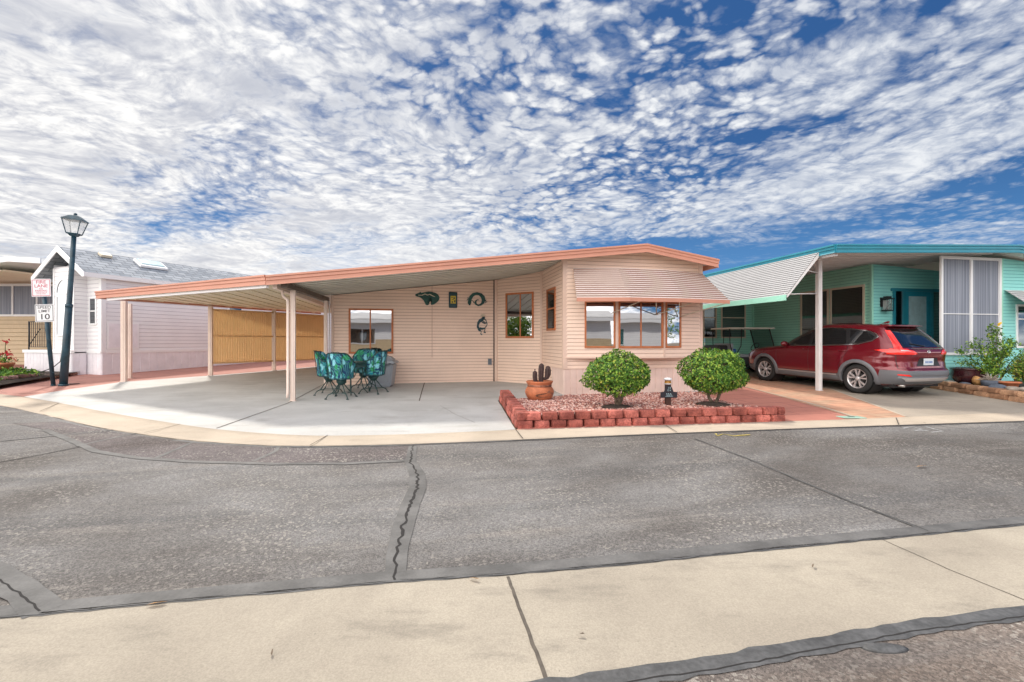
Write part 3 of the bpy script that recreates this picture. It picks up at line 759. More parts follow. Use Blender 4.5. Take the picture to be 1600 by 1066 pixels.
bmesh.ops.recalc_face_normals(bm, faces=bm.faces[:])
obj('fascia', bm, 'salmon', house)
# ---- the left carport wing
bm = NB(); fascia(bm, Lp, K, 2.64, 2.625); fascia(bm, Dp, Lp, 2.64, 2.64)
bmesh.ops.recalc_face_normals(bm, faces=bm.faces[:]); obj('fascia', bm, 'salmon', house)
roof_slab([K, Lp, Dp, Ep], lambda u: 2.60, .04, 'roof', 'roof_white')
bm = NB()       # corrugated underside, ribs along v
def in_poly_v(u):     # v-range of the wing at u
    va = K[1]+(Lp[1]-K[1])*((u-K[0])/(Lp[0]-K[0]))
    vb = Ep[1]+(Dp[1]-Ep[1])*((u-Ep[0])/(Dp[0]-Ep[0])) if u > Dp[0] else Dp[1]+(Lp[1]-Dp[1])*((u-Dp[0])/(Lp[0]-Dp[0]))
    return va+.01, vb-.02
u = -6.12
while u > -11.3:
    e = max(u-.40, -11.35)
    for ua, ub, zz in ((u, u-.06, 2.485), (u-.06, e, 2.505)):
        a0, a1 = in_poly_v(ua); c0, c1 = in_poly_v(ub)
        if a1 > a0: bm.faces.new([bm.verts.new(q) for q in ((ua, a0, zz), (ua, a1, zz), (ub, c1, zz), (ub, c0, zz))])
    for ua in (u-.06, e):
        a0, a1 = in_poly_v(ua)
        if a1 > a0: bm.faces.new([bm.verts.new(q) for q in ((ua, a0, 2.485), (ua, a1, 2.485), (ua, a1, 2.505), (ua, a0, 2.505))])
    u = e
obj('ceiling', bm, 'ceiling2', house)
# white light tube / drip rail under the front edge, dark beam, gutter and posts
bm = NB(); Fk = Fr(Lp, K); fbox(bm, Fk, .45, Fk.L-.05, -.09, -.03, 2.385, 2.44); obj('drip_rail', bm, 'white_trim', house)
bm = NB(); fbox(bm, Fr((-5.82, -.30), (-5.60, 2.90)), 0, 3.2, -.06, .06, 2.40, 2.50); obj('beam', bm, 'brown_beam', house)
bm = NB(); box(bm, -6.04, -5.96, -.25, 8.0, 2.38, 2.475); obj('gutter', bm, 'beige_post', house)
def post(u_, v_, z1, s=.052, m='beige_post', flare=True, ribs=True):
    bm = NB(); zb = h(HW(u_, v_)[1])
    box(bm, u_-s, u_+s, v_-s, v_+s, zb, z1)
    if ribs:
        box(bm, u_-s*.35, u_+s*.35, v_-s-.008, v_-s-.0005, zb+.02, z1-.02)
    box(bm, u_-s*1.35, u_+s*1.35, v_-s*1.35, v_+s*1.35, zb, zb+.03)
    return obj('post', bm, m, house)
post(-5.79, .26, 2.40, .045)
post(-5.60, 2.74, 2.40, .04)
bm = NB(); tube(bm, [(-5.98, .20, 2.42), (-5.98, .20, 2.33), (-5.96, .20, 2.27), (-5.88, .19, 2.20), (-5.872, .19, 2.12), (-5.872, .19, .30), (-5.872, .15, .18)], .030, 8); obj('downpipe', bm, 'beige_post', house)
bm = NB(); tube(bm, [(-5.53, 2.86, 2.42), (-5.53, 2.86, .25)], .02, 8); obj('downpipe', bm, 'white_trim', house)
def wl(X, Y):   # world to house-local
    dx, dy = X-PX, Y-PY; return (dx*math.cos(HU)+dy*math.sin(HU), -dx*math.sin(HU)+dy*math.cos(HU))
pA, pA2, pB, pC, pD = [wl(*G(*q)) for q in ((194, 597.5), (203, 592), (329, 587.5), (428, 579.5), (509, 572))]
for q, s in ((pA, .06), (pA2, .045)): post(*q, 2.47, s)
for q in (pB, pC, pD): post(*q, 2.47, .055)
bm = NB(); q0, q1 = Vector((*pA, 0)), Vector((*pD, 0)); Fd = Fr(pD, pA2)
# privacy screen
screen = thing('privacy_screen', 'tan ribbed metal privacy screen hung between the carport posts, facing the white house', 'screen', (0, 0, 0), 0)
def rib_panel(a, b, z0, z1):
    bm = NB(); F = Fr(a, b); s = .08; L = F.L-.08
    n = int((L-s)/.075); st = (L-s)/n
    for i in range(n):
        x = s+i*st; pr = [(x, 0), (x+st*.2, .018), (x+st*.55, .018), (x+st*.75, 0), (x+st, 0)]
        for (p, dp), (q, dq) in zip(pr, pr[1:]):
            bm.faces.new([bm.verts.new(F.p(*t)) for t in ((p, dp, z0), (q, dq, z0), (q, dq, z1), (p, dp, z1))])
    return bm, F
Wd = {k: HW(*p) for k, p in (('B', pB), ('C', pC), ('D', pD))}
for a, b in (('B', 'C'), ('C', 'D')):
    bm, F = rib_panel(Wd[a], Wd[b], .66, 2.34); obj('panel', bm, 'orange_panel', screen)
    bm = NB()
    for z0, z1 in ((.62, .67), (1.49, 1.53), (2.33, 2.38)): fbox(bm, F, .06, F.L-.06, .019, .055, z0, z1)
    obj('rail', bm, 'orange_panel', screen)
# ---- awning over the bay
awn = thing('window_awning', 'white and salmon slatted aluminium awning above the bay window', 'awning', (PX, PY, 0), HU)
def awning(parent, path_top, path_bot, z_top, z_bot, n, mats, valance, vm, lip=.022):
    bm = NB(); nseg = len(path_top)
    for i in range(n):
        t0, t1 = i/n, (i+1)/n
        rows_ = []
        for t, dz in ((t0, 0), (t1, lip)):
            rows_.append([bm.verts.new((a[0]+(b[0]-a[0])*t, a[1]+(b[1]-a[1])*t, z_top[k]+(z_bot[k]-z_top[k])*t+dz)) for k, (a, b) in enumerate(zip(path_top, path_bot))])
        for k in range(nseg-1): bm.faces.new((rows_[0][k], rows_[0][k+1], rows_[1][k+1], rows_[1][k])).material_index = 0
        lo = [bm.verts.new((v_.co.x, v_.co.y, v_.co.z-lip*1.0)) for v_ in rows_[1]]
        for k in range(nseg-1): bm.faces.new((rows_[1][k], rows_[1][k+1], lo[k+1], lo[k])).material_index = 1
    bmesh.ops.recalc_face_normals(bm, faces=bm.faces[:])
    obj('slats', bm, list(mats), parent)
    if valance:
        bm = NB(); a = [bm.verts.new((*b, z+.03)) for b, z in zip(path_bot, z_bot)]; c = [bm.verts.new((*b, z-valance)) for b, z in zip(path_bot, z_bot)]
        for k in range(nseg-1): bm.faces.new((a[k], a[k+1], c[k+1], c[k]))
        s_ = obj('valance', bm, vm, parent); md = s_.modifiers.new('t', 'SOLIDIFY'); md.thickness = .012
awn_top = [(.20, -.06), (1.17, -.29), (2.30, -.31), (3.42, -.05)]
awn_bot = [(.05, -.74), (1.13, -1.0), (2.38, -1.0), (3.62, -.82)]
awning(awn, awn_top, awn_bot, [3.0, 3.0, 2.99, 2.97], [2.24]*4, 15, ('awn_face', 'awn_lip'), .055, 'salmon', .032)
# wavy right end panel
bm = NB(); nn = 9
for i in range(nn):
    t0, t1 = i/nn, (i+1)/nn
    for j in range(8):
        s0, s1 = j/8, (j+1)/8
        def q(t, s):
            a = (3.42+(3.62-3.42)*t, -.05+(-.82+.05)*t, 2.97+(2.24-2.97)*t); b = (3.47+.32*t, -.03, 2.97-.60*t)
            return Vector(a).lerp(Vector(b), s)
        z_ = .018*math.sin(j*PI)
        f = bm.faces.new([bm.verts.new(q(*k)+Vector((0, 0, dz+(.015 if (j % 2) else 0)))) for k, dz in (((t0, s0), 0), ((t0, s1), 0), ((t1, s1), .02), ((t1, s0), .02))]); f.material_index = 0
        f = bm.faces.new([bm.verts.new(q(*k)+Vector((0, 0, dz+(.015 if (j % 2) else 0)))) for k, dz in (((t1, s0), .02), ((t1, s1), .02), ((t1, s1), -.008), ((t1, s0), -.008))]); f.material_index = 1
obj('end_panel', bm, ['awn_face', 'awn_lip'], awn)
bm = NB()
for (x, y, z), (x2, y2, z2) in (((1.05, -.30, 1.98), (1.45, -.97, 2.22)), ((2.1, -.33, 1.95), (1.75, -.97, 2.22)), ((2.1, -.33, 1.95), (2.75, -.9, 2.22)), ((2.75, -.22, 1.92), (2.3, -.97, 2.22)), ((2.75, -.22, 1.92), (3.55, -.82, 2.2))):
    tube(bm, [(x, y, z), (x2, y2, z2)], .011, 6)
obj('support_arm', bm, 'cream_frame', awn)
# ------------------------------------------------------------------ white park home on the left
WA = math.atan2(-.356, .934)
wh = thing('park_home', 'white park home with grey shingle gable roof and arched front window, left of the carport', 'park home', (-13.16, 15.09, 0), WA)
def WW(x, y): return (-13.16+.934*x+.356*y, 15.09-.356*x+.934*y)
LE = 12.0; WD = 2.45; gz = .2
RZW, EZ = 4.37, 3.46; RX = -1.23
def wz(x): return RZW-.645*abs(x-RX)
bm = NB(); F = Fr((0, 0), (0, LE)); siding(bm, F, 0, LE, 1.0, wz(0)-.1, wz(0)-.1, .13)
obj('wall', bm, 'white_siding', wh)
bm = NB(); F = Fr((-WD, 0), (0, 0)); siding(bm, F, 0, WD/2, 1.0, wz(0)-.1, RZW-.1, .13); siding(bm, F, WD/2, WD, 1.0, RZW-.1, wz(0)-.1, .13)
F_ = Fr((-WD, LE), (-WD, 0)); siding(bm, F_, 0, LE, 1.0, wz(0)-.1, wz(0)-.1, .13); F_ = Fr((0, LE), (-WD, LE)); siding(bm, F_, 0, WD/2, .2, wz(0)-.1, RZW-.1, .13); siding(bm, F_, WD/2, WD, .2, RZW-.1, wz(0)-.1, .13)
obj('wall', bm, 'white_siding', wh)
FwS = Fr((0, 0), (0, LE)); FwF = Fr((-WD, 0), (0, 0))
bm = NB(); skirt(bm, FwS, 0, LE, .1, .98, .28); skirt(bm, FwF, 0, WD, .1, .98, .2); skirt(bm, Fr((-WD, LE), (-WD, 0)), 0, LE, .1, .98, .28)
obj('skirting', bm, 'white_skirt', wh)
boards('trim', 'white_trim', wh, (-.12, .022, -.024, .0, .98, wz(0)-.12), (-.02, .024, .0, .11, .98, wz(0)-.12), (FwS, 0.11, LE, 0, .03, .95, 1.06), (FwF, 0, WD, 0, .032, .95, 1.06))
# protruding front bay with arched window
bm = NB(); bx0, bx1, bd = -1.86, -.75, -.35
Fb = Fr((bx0, bd), (bx1, bd)); siding(bm, Fb, 0, Fb.L, 1.0, 3.75, 3.75, .13)
siding(bm, Fr((bx1, bd), (bx1, 0)), 0, .35, 1.0, wz(bx1)-.12, wz(bx1)-.12, .13); siding(bm, Fr((bx0, 0), (bx0, bd)), 0, .35, 1.0, wz(bx0)-.12, wz(bx0)-.12, .13)
box(bm, bx1-.06, bx1+.015, bd-.022, bd-.0, 1.0, 3.72); box(bm, bx0-.015, bx0+.06, bd-.022, bd, 1.0, 3.72)
bmesh.ops.bisect_plane(bm, geom=bm.verts[:]+bm.edges[:]+bm.faces[:], plane_co=(RX, 0, RZW-.12), plane_no=Vector((.645, 0, 1)).normalized(), clear_outer=True)
bmesh.ops.bisect_plane(bm, geom=bm.verts[:]+bm.edges[:]+bm.faces[:], plane_co=(RX, 0, RZW-.12), plane_no=Vector((-.645, 0, 1)).normalized(), clear_outer=True)
bo = obj('front_bay', bm, 'white_siding', wh)
cx = Fb.L/2
window(wh, Fb, cx-.34, cx+.34, 1.55, 2.78, 'white_trim', 'mirror_glass', fw=.05)
bm = NB(); bg_ = NB(); n = 14; arc = [(cx+.34*math.cos(PI*i/n), 2.92+.40*math.sin(PI*i/n)) for i in range(n+1)]; arc2 = [(cx+.41*math.cos(PI*i/n), 2.92+.47*math.sin(PI*i/n)) for i in range(n+1)]
for i in range(n):
    a, b, c, d_ = arc[i], arc[i+1], arc2[i+1], arc2[i]
    q = [Fb.p(x, .035, z) for x, z in (a, b, c, d_)]; q2 = [Fb.p(x, .0, z) for x, z in (a, b, c, d_)]
    v = [bm.verts.new(k) for k in q]; v2 = [bm.verts.new(k) for k in q2]
    bm.faces.new(v); bm.faces.new((v[2], v[3], v2[3], v2[2])); bm.faces.new((v[0], v[1], v2[1], v2[0]))
fbox(bm, Fb, cx-.41, cx+.41, 0, .034, 2.86, 2.92)
bmesh.ops.recalc_face_normals(bm, faces=bm.faces[:])
aw = obj('arched_window', bm, 'white_trim', wh)
bg_.faces.new([bg_.verts.new(Fb.p(x, .018, z)) for x, z in arc]); obj('pane', bg_, 'mirror_glass', aw)
# small double-hung window and utility door
window(wh, FwF, WD-.57, WD-.30, 1.92, 2.72, 'white_trim', 'dark_glass', rails=(2.32,), fw=.05)
bm = NB(); fbox(bm, FwS, .18, 1.02, .0, .035, 1.13, 1.92); dh = obj('utility_hatch', bm, 'white_skirt', wh)
bm = NB(); fbox(bm, FwS, .13, .18, .0, .028, 1.08, 1.97); fbox(bm, FwS, 1.02, 1.07, 0, .028, 1.08, 1.97); fbox(bm, FwS, .18, 1.02, 0, .028, 1.92, 1.97); fbox(bm, FwS, .18, 1.02, 0, .028, 1.08, 1.13); obj('frame', bm, 'white_trim', dh)
window(wh, FwS, 4.45, 5.0, 1.7, 2.75, 'white_trim', 'dark_glass', rails=(2.22,), fw=.05)
# roof
def wroof(x0, x1, name):
    bm = NB(); y0, y1 = -.55, LE+.3
    a = [bm.verts.new(q) for q in ((x0, y0, wz(x0)), (x1, y0, wz(x1)), (x1, y1, wz(x1)), (x0, y1, wz(x0)))]
    b = [bm.verts.new((v.co.x, v.co.y, v.co.z-.06)) for v in a]
    bm.faces.new(a); bm.faces.new(b[::-1])
    for i in range(4): bm.faces.new((a[i], b[i], b[(i+1) % 4], a[(i+1) % 4]))
    bmesh.ops.recalc_face_normals(bm, faces=bm.faces[:])
    return obj(name, bm, 'shingle', wh)
r1 = wroof(RX, .13, 'roof'); wroof(-WD-.13, RX, 'roof')
bm = NB()   # barge boards, eave gutter
for xa, xb in ((RX, .13), (-WD-.13, RX)):
    a = [(xa, wz(xa)), (xb, wz(xb))]
    vs = [bm.verts.new((x, y, z+dz)) for y in (-.58, -.55) for (x, z), dz in ((a[0], -.17), (a[1], -.17), (a[1], .01), (a[0], .01))]
    for q in ((0, 1, 2, 3), (7, 6, 5, 4), (0, 4, 5, 1), (3, 2, 6, 7), (1, 5, 6, 2), (0, 3, 7, 4)): bm.faces.new([vs[i] for i in q])
for xx in (.13, -WD-.13):
    s_ = 1 if xx > 0 else -1
    box(bm, min(xx+.002*s_, xx+.07*s_), max(xx+.002*s_, xx+.07*s_), -.58, LE+.3, wz(.13)-.15, wz(.13)-.01)
bmesh.ops.recalc_face_normals(bm, faces=bm.faces[:])
obj('barge_board', bm, 'white_trim', wh)
bm = NB(); box(bm, -WD, 0, -.55, 0, wz(0)-.02, wz(0)+.0); o = None; bm.free()
# soffit under the gable overhang follows the slope
bm = NB(); nx = Vector((.645, 0, 1)).normalized()
def on_roof(x, y, w_, l_, t_, z_=.0, bmx=None):
    m = Matrix.Translation((x, y, wz(x)+z_)) @ Matrix.Rotation(math.atan(.645), 4, 'Y')
    box(bmx, -w_/2, w_/2, -l_/2, l_/2, 0, t_, m, .02)
on_roof(-.80, 1.95, .50, .95, .09, .01, bm); sk = obj('skylight', bm, 'white_trim', wh)
bm = NB(); on_roof(-.80, 1.95, .38, .80, .05, .085, bm); obj('dome', bm, 'frost_glass', sk)
bm = NB(); on_roof(-1.0, .62, .22, .34, .10, .01, bm); obj('roof_vent', bm, 'cream_frame', wh)
# front deck with skirt and railing
dk = thing('deck', 'small white porch deck with striped skirting in front of the park home', 'deck', (-13.16, 15.09, 0), WA)
bm = NB(); fs = ((-3.4, -.42), (-.74, -.42)); Fk2 = Fr(*fs); skirt(bm, Fk2, 0, Fk2.L, .15, .96, .19); skirt(bm, Fr((-.74, -.42), (-.74, -.03)), 0, .39, .15, .96, .19); skirt(bm, Fr((-3.4, 1.6), (-3.4, -.42)), 0, 2.02, .15, .96, .19)
obj('skirting', bm, 'white_skirt', dk)
bm = NB(); box(bm, -3.44, -.70, -.46, -.37, .96, 1.06); box(bm, -3.44, -2.48, -.37, 1.6, .96, 1.055); obj('platform', bm, 'white_trim', dk)
bm = NB(); tube(bm, [(-3.3, -.35, 1.06), (-3.3, -.35, 2.02)], .02, 6); tube(bm, [(-2.0, -.38, 1.06), (-2.0, -.38, 2.0)], .02, 6)
tube(bm, [(-3.3, -.36, 2.0), (-2.0, -.38, 2.0)], .018, 6); tube(bm, [(-3.3, -.36, 1.15), (-2.0, -.38, 1.15)], .014, 6)
for i in range(1, 12): x = -3.3+i*.108; tube(bm, [(x, -.37, 1.15), (x, -.37, 2.0)], .010, 5)
tube(bm, [(-3.2, -.39, 1.2), (-2.55, -.39, 1.75)], .014, 6)
obj('railing', bm, 'black', dk)
hose = NB(); pts = [(-13.75+.0, 14.3, 1.0)]
tube(hose, [(-14.45, 15.1, .95), (-14.40, 15.0, .7), (-14.55, 14.9, .5), (-14.9, 14.85, .36), (-15.2, 14.85, .31)], .014, 6)
tag(obj('garden_hose', hose, 'black'), 'thin dark hose hanging down the white porch skirting', 'hose')
# ------------------------------------------------------------------ tan home far left
tn = thing('tan_home', 'tan sided home with grey porch screen and white edged awning roof, behind the street signs', 'home', (-23.5, 19.3, 0), 0)
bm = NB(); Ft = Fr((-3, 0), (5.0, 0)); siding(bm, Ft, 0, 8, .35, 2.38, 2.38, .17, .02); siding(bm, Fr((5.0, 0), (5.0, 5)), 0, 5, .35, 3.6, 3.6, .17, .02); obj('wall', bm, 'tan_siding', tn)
bm = NB(); fbox(bm, Ft, 0, 8, -.01, .0, 2.4, 3.66); fbox(bm, Fr((-3, 0), (-3, 5)), 0, 5, -.01, 0, .3, 3.66); o = obj('porch_screen', bm, 'sun_screen', tn)
bm = NB(); fbox(bm, Ft, 0, 8, 0, .04, 2.36, 2.44); fbox(bm, Ft, 0, 8, 0, .04, 3.6, 3.7)
for i in range(9): fbox(bm, Ft, i*1.0, i*1.0+.05, .0, .035, 2.44, 3.6)
fbox(bm, Ft, 2.35, 2.48, .05, .18, .35, 3.7); fbox(bm, Ft, 2.5, 2.75, .03, .12, 2.15, 2.32)
obj('frame', bm, 'white_trim', tn)
bm = NB()
for i in range(46):
    x = -4+i*.22; pr = [(x, 0), (x+.05, -.05), (x+.14, -.05), (x+.19, 0), (x+.22, 0)]
    for (a, da), (b, db) in zip(pr, pr[1:]):
        bm.faces.new([bm.verts.new(q) for q in ((a, -3.2, 3.80+da), (b, -3.2, 3.80+db), (b, 5, 3.9+db), (a, 5, 3.9+da))])
obj('awning_roof', bm, 'ceiling2', tn)
bm = NB()
pl = [(-4, 3.80), (4.0, 3.80), (6.3, 4.08), (7.4, 4.02)]
for (a, za), (b, zb) in zip(pl, pl[1:]):
    vs = [bm.verts.new(q) for y in (-3.26, -3.2) for q in ((a, y, za-.02), (b, y, zb-.02), (b, y, zb+.16), (a, y, za+.16))]
    for q in ((0, 1, 2, 3), (7, 6, 5, 4), (0, 4, 5, 1), (3, 2, 6, 7), (1, 5, 6, 2), (0, 3, 7, 4)): bm.faces.new([vs[i] for i in q])
for (a, za), (b, zb) in zip(pl[1:], pl[2:]):
    bm.faces.new([bm.verts.new(q) for q in ((a, -3.2, za-.01), (b, -3.2, zb-.01), (b, 5, zb-.01), (a, 5, za-.01))])
bmesh.ops.recalc_face_normals(bm, faces=bm.faces[:])
obj('fascia', bm, 'white_trim', tn)
# ------------------------------------------------------------------ teal home on the right
TX, TY = 7.15, 10.40
th_ = thing('teal_home', 'teal sided mobile home with blue fascia, screened porch and deep carport on the right', 'mobile home', (TX, TY, 0), HU)
def TW(u, v): return (TX+math.cos(HU)*u-math.sin(HU)*v, TY+math.sin(HU)*u+math.cos(HU)*v)
TRU = 5.25
def tz(u): return 3.49+.037*min(u, TRU)-max(0, u-TRU)*.12
C1 = (3.07, 1.84)
T1 = Fr((3.07, 6.5), C1); T0 = Fr((1.1, 6.5), (3.07, 6.5)); T2 = Fr(C1, (9.2, 1.84)); T4 = Fr((5.62, .6), (10.8, .6)); T3 = Fr((3.67, .6), (5.60, .6))
tt = lambda u: tz(u)-.16
bm = NB(); siding(bm, T1, 0, T1.L, .2, tt(3.07), tt(3.07)); siding(bm, T0, 0, T0.L, .2, tt(1.1), tt(3.07)); siding(bm, Fr((1.1, 12), (1.1, 6.5)), 0, 5.5, .2, tt(1.1), tt(1.1))
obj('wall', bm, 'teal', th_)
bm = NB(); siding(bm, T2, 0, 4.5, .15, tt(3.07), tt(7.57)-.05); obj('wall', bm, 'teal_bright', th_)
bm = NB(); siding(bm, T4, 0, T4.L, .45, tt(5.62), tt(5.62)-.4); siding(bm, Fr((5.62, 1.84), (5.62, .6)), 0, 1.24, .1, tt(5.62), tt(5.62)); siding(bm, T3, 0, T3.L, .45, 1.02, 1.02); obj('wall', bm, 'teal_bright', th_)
bm = NB(); skirt(bm, T4, 0, T4.L, -.05, .45, .2); skirt(bm, T3, 0, T3.L, -.05, .45, .2); obj('skirting', bm, 'teal_bright', th_)
boards('corner_trim', 'teal', th_, (3.03, 3.09, 1.815, 1.84, .2, tt(3.07)-.02), (3.04, 3.07, 1.84, 1.89, .2, tt(3.07)-.02), (3.03, 3.09, 6.44, 6.5, .2, tt(3)), (T4, 0, .06, 0, .025, .5, tt(5.62)-.02))
# windows on the recessed long wall and the far one
window(th_, T1, T1.L-2.37, T1.L-1.42, 1.45, 2.86, 'cream_frame', 'dark_glass', fw=.06)
window(th_, T1, T1.L-1.26, T1.L-.26, 1.45, 2.86, 'cream_frame', 'dark_glass', fw=.06)
window(th_, T0, T0.L-1.27, T0.L-.36, 1.50, 2.78, 'cream_frame', 'dark_glass', rails=(2.2,), fw=.05)
window(th_, T0, T0.L-2.0, T0.L-1.55, 1.50, 2.78, 'cream_frame', 'dark_glass', rails=(2.2,), fw=.05)
# door with two side panels
dz0, dz1 = .5, 2.72
bm = NB()
for a, b in ((.66, .73), (.98, 1.06), (1.93, 2.01), (2.26, 2.33)): fbox(bm, T2, a, b, .0, .05, dz0, dz1)
fbox(bm, T2, .60, 2.40, .0, .062, dz1, dz1+.08)
df = obj('door_frame', bm, 'teal_fascia', th_)
bm = NB(); fbox(bm, T2, 1.06, 1.18, .0, .035, dz0, dz1); fbox(bm, T2, 1.80, 1.93, .0, .035, dz0, dz1); fbox(bm, T2, 1.18, 1.80, 0, .035, dz1-.13, dz1); fbox(bm, T2, 1.18, 1.80, 0, .035, dz0, 1.0)
dr = obj('door', bm, 'teal_door', th_)
bm = NB(); fbox(bm, T2, 1.18, 1.80, .0, .02, 1.0, dz1-.13); obj('pane', bm, 'frost_glass', dr)
bm = NB(); tube(bm, [T2.p(1.87, .036, 1.42), T2.p(1.87, .09, 1.42), T2.p(1.80, .09, 1.42)], .014, 6); box(bm, -.02, .02, -.01, .01, -.06, .06, Matrix.Translation(T2.p(1.87, .045, 1.45))); obj('handle', bm, 'black', dr)
for a, b in ((.73, .98), (2.01, 2.26)):
    bm = NB(); fbox(bm, T2, a, b, .0, .02, dz0, dz1); obj('side_pane', bm, 'dark_glass', df)
# wall lantern
bm = NB(); LX, LZ = .34, 2.38
fbox(bm, T2, LX-.09, LX+.09, .0, .02, LZ-.1, LZ+.16); fbox(bm, T2, LX-.12, LX+.12, .05, .24, LZ+.10, LZ+.13); fbox(bm, T2, LX-.07, LX+.07, .08, .2, LZ+.13, LZ+.18); fbox(bm, T2, LX-.11, LX+.11, .06, .22, LZ-.22, LZ-.19)
for a in (-.10, -.035, .035, .10):
    for dd in (.065, .215): tube(bm, [T2.p(LX+a, dd, LZ-.2), T2.p(LX+a, dd, LZ+.11)], .007, 5)
tube(bm, [T2.p(LX-.1, .14, LZ-.2), T2.p(LX, .225, LZ-.02), T2.p(LX+.1, .14, LZ-.2)], .007, 5)
wl_ = obj('wall_lantern', bm, 'black', th_)
bm = NB(); fbox(bm, T2, LX-.08, LX+.08, .08, .2, LZ-.18, LZ+.08); obj('lantern_glass', bm, 'lamp_glass', wl_)
# porch screens
bm = NB()
for a, b in ((0, .06), (.93, .99), (1.86, 1.925)): fbox(bm, T3, a, b, .0, .05, 1.0, tt(4.5)-.03)
fbox(bm, T3, .06, 1.86, .0, .045, 1.0, 1.06); fbox(bm, T3, .06, 1.86, .0, .045, tt(4.5)-.10, tt(4.5)-.03); fbox(bm, T3, .06, 1.86, .004, .03, 2.02, 2.04)
sf = obj('screen_frame', bm, 'white_trim', th_)
for a, b in ((.06, .93), (.99, 1.86)):
    bm = NB(); fbox(bm, T3, a, b, .0, .012, 1.06, tt(4.5)-.10); obj('screen_panel', bm, 'sun_screen', sf)
window(th_, T4, .55, 2.0, 1.22, 2.25, 'white_trim', 'dark_glass', rails=(1.92,), fw=.05)
# roof, ceiling, fascias
def troof(pts, name, off, thk, m, rib=False):
    bm = NB(); a = [bm.verts.new((u, v, tz(u)+off)) for u, v in pts]; b = [bm.verts.new((u, v, tz(u)+off-thk)) for u, v in pts]
    bm.faces.new(a); bm.faces.new(b[::-1])
    for i in range(len(a)): bm.faces.new((a[i], b[i], b[(i+1) % len(a)], a[(i+1) % len(a)]))
    bmesh.ops.recalc_face_normals(bm, faces=bm.faces[:]); return obj(name, bm, m, th_)
troof([(0.03, .03), (TRU, .03), (TRU, 12.3), (0.03, 12.3)], 'roof', -.01, .06, 'roof_white'); troof([(TRU, .03), (11, .03), (11, 12.3), (TRU, 12.3)], 'roof', -.01, .06, 'roof_white')
bm = NB(); v = .04
while v < 12:
    e = v+.24
    for va, vb, zz in ((v, v+.04, .135), (v+.04, e, .105)):
        bm.faces.new([bm.verts.new(q) for q in ((.04, va, tz(0)-zz), (TRU, va, tz(TRU)-zz), (TRU, vb, tz(TRU)-zz), (.04, vb, tz(0)-zz))])
    for vv in (v, v+.04): bm.faces.new([bm.verts.new(q) for q in ((.04, vv, tz(0)-.135), (TRU, vv, tz(TRU)-.135), (TRU, vv, tz(TRU)-.105), (.04, vv, tz(0)-.105))])
    v = e
obj('ceiling', bm, 'alu', th_)
bm = NB(); fascia(bm, (0, 0), (TRU, 0), tz(0), tz(TRU)); fascia(bm, (TRU, 0), (11, 0), tz(TRU), tz(11)); fascia(bm, (0, 12.3), (0, 0), tz(0), tz(0)); bmesh.ops.recalc_face_normals(bm, faces=bm.faces[:]); obj('fascia', bm, 'teal_fascia', th_)
# carport post of the teal home
bm = NB(); pu, pv = .50, .95; zb = h(TW(pu, pv)[1])
box(bm, pu-.05, pu+.05, pv-.05, pv+.05, zb, tz(0)-.14); box(bm, pu-.02, pu+.02, pv-.062, pv-.0505, zb+.02, tz(0)-.16); box(bm, pu-.07, pu+.07, pv-.07, pv+.07, zb, zb+.02)
obj('post', bm, 'alu', th_)
bm = NB(); box(bm, .06, .16, .1, 12, tz(0)-.24, tz(0)-.14); obj('beam', bm, 'alu', th_)
# big slatted side awning hung from the eave
ta = thing('side_awning', 'long grey slatted metal awning slanting down from the teal carport eave', 'awning', (TX, TY, 0), HU)
awning(ta, [(-.02, 8.5), (-.02, .42)], [(-.88, 8.5), (-.88, .42)], [3.39, 3.39], [2.40, 2.37], 19, ('tawn_face', 'tawn_lip'), .10, 'teal', .020)
bm = NB(); tube(bm, [(pu-.05, pv, 3.0), (-.35, .5, 3.0)], .014, 6); tube(bm, [(pu-.05, pv, 2.5), (-.86, .5, 2.42)], .014, 6); obj('support_arm', bm, 'alu', ta)
bm = NB()   # stepped side plate
bm.faces.new([bm.verts.new(q) for q in ((-.02, .415, 3.39), (-.88, .415, 2.37), (-.86, .415, 2.33), (.0, .415, 3.30))]); s_ = obj('side_plate', bm, 'alu', ta)
# window awning at the right end
wa = thing('window_awning', 'dark slatted window awning on the teal wall at the right edge', 'awning', (TX, TY, 0), HU)
awning(wa, [(5.72, .58), (7.9, .58)], [(5.72, .02), (7.9, .02)], [2.66, 2.66], [2.18, 2.18], 8, ('alu', 'tawn_lip'), .05, 'teal', .02)
bm = NB()
for i in range(6):
    t = i/6; bm.faces.new([bm.verts.new(q) for q in ((6.05, .58-.56*t, 2.66-.48*t), (6.05, .58-.56*(t+.14), 2.66-.48*(t+.14)), (6.05, .58, 2.66-.48*(t+.14)-.3), (6.05, .58, 2.66-.48*t-.3))])
bm.free()
# ------------------------------------------------------------------ street lamp and signs
def lean_mx(base, lean, rz_=0): return base
lx, ly = G(99, 604); lz = h(ly)+.018
lamp = thing('street_lamp', 'dark green street lamp with a four-sided glass lantern, leaning by the kerb', 'street lamp', (lx, ly, lz))
lean = .29; H_ = 3.93
def lp(t, z): return (lean*z/4.1, .0, z)
bm = NB(); tube(bm, [lp(0, 0), lp(0, 1.0), lp(0, 2.12)], [.088, .082, .076], 14); tube(bm, [lp(0, 2.10), lp(0, 2.16), lp(0, 3.0), lp(0, H_)], [.066, .060, .056, .052], 14)
tube(bm, [lp(0, 2.06), lp(0, 2.14)], .082, 14); tube(bm, [lp(0, -.0), lp(0, .05)], .11, 14); obj('pole', bm, 'post_paint', lamp)
tx = lean*H_/4.1
T_ = Matrix.Translation((tx, 0, H_)) @ Matrix.Rotation(math.atan(lean/4.1), 4, 'Y') @ Matrix.Rotation(R(20), 4, 'Z')
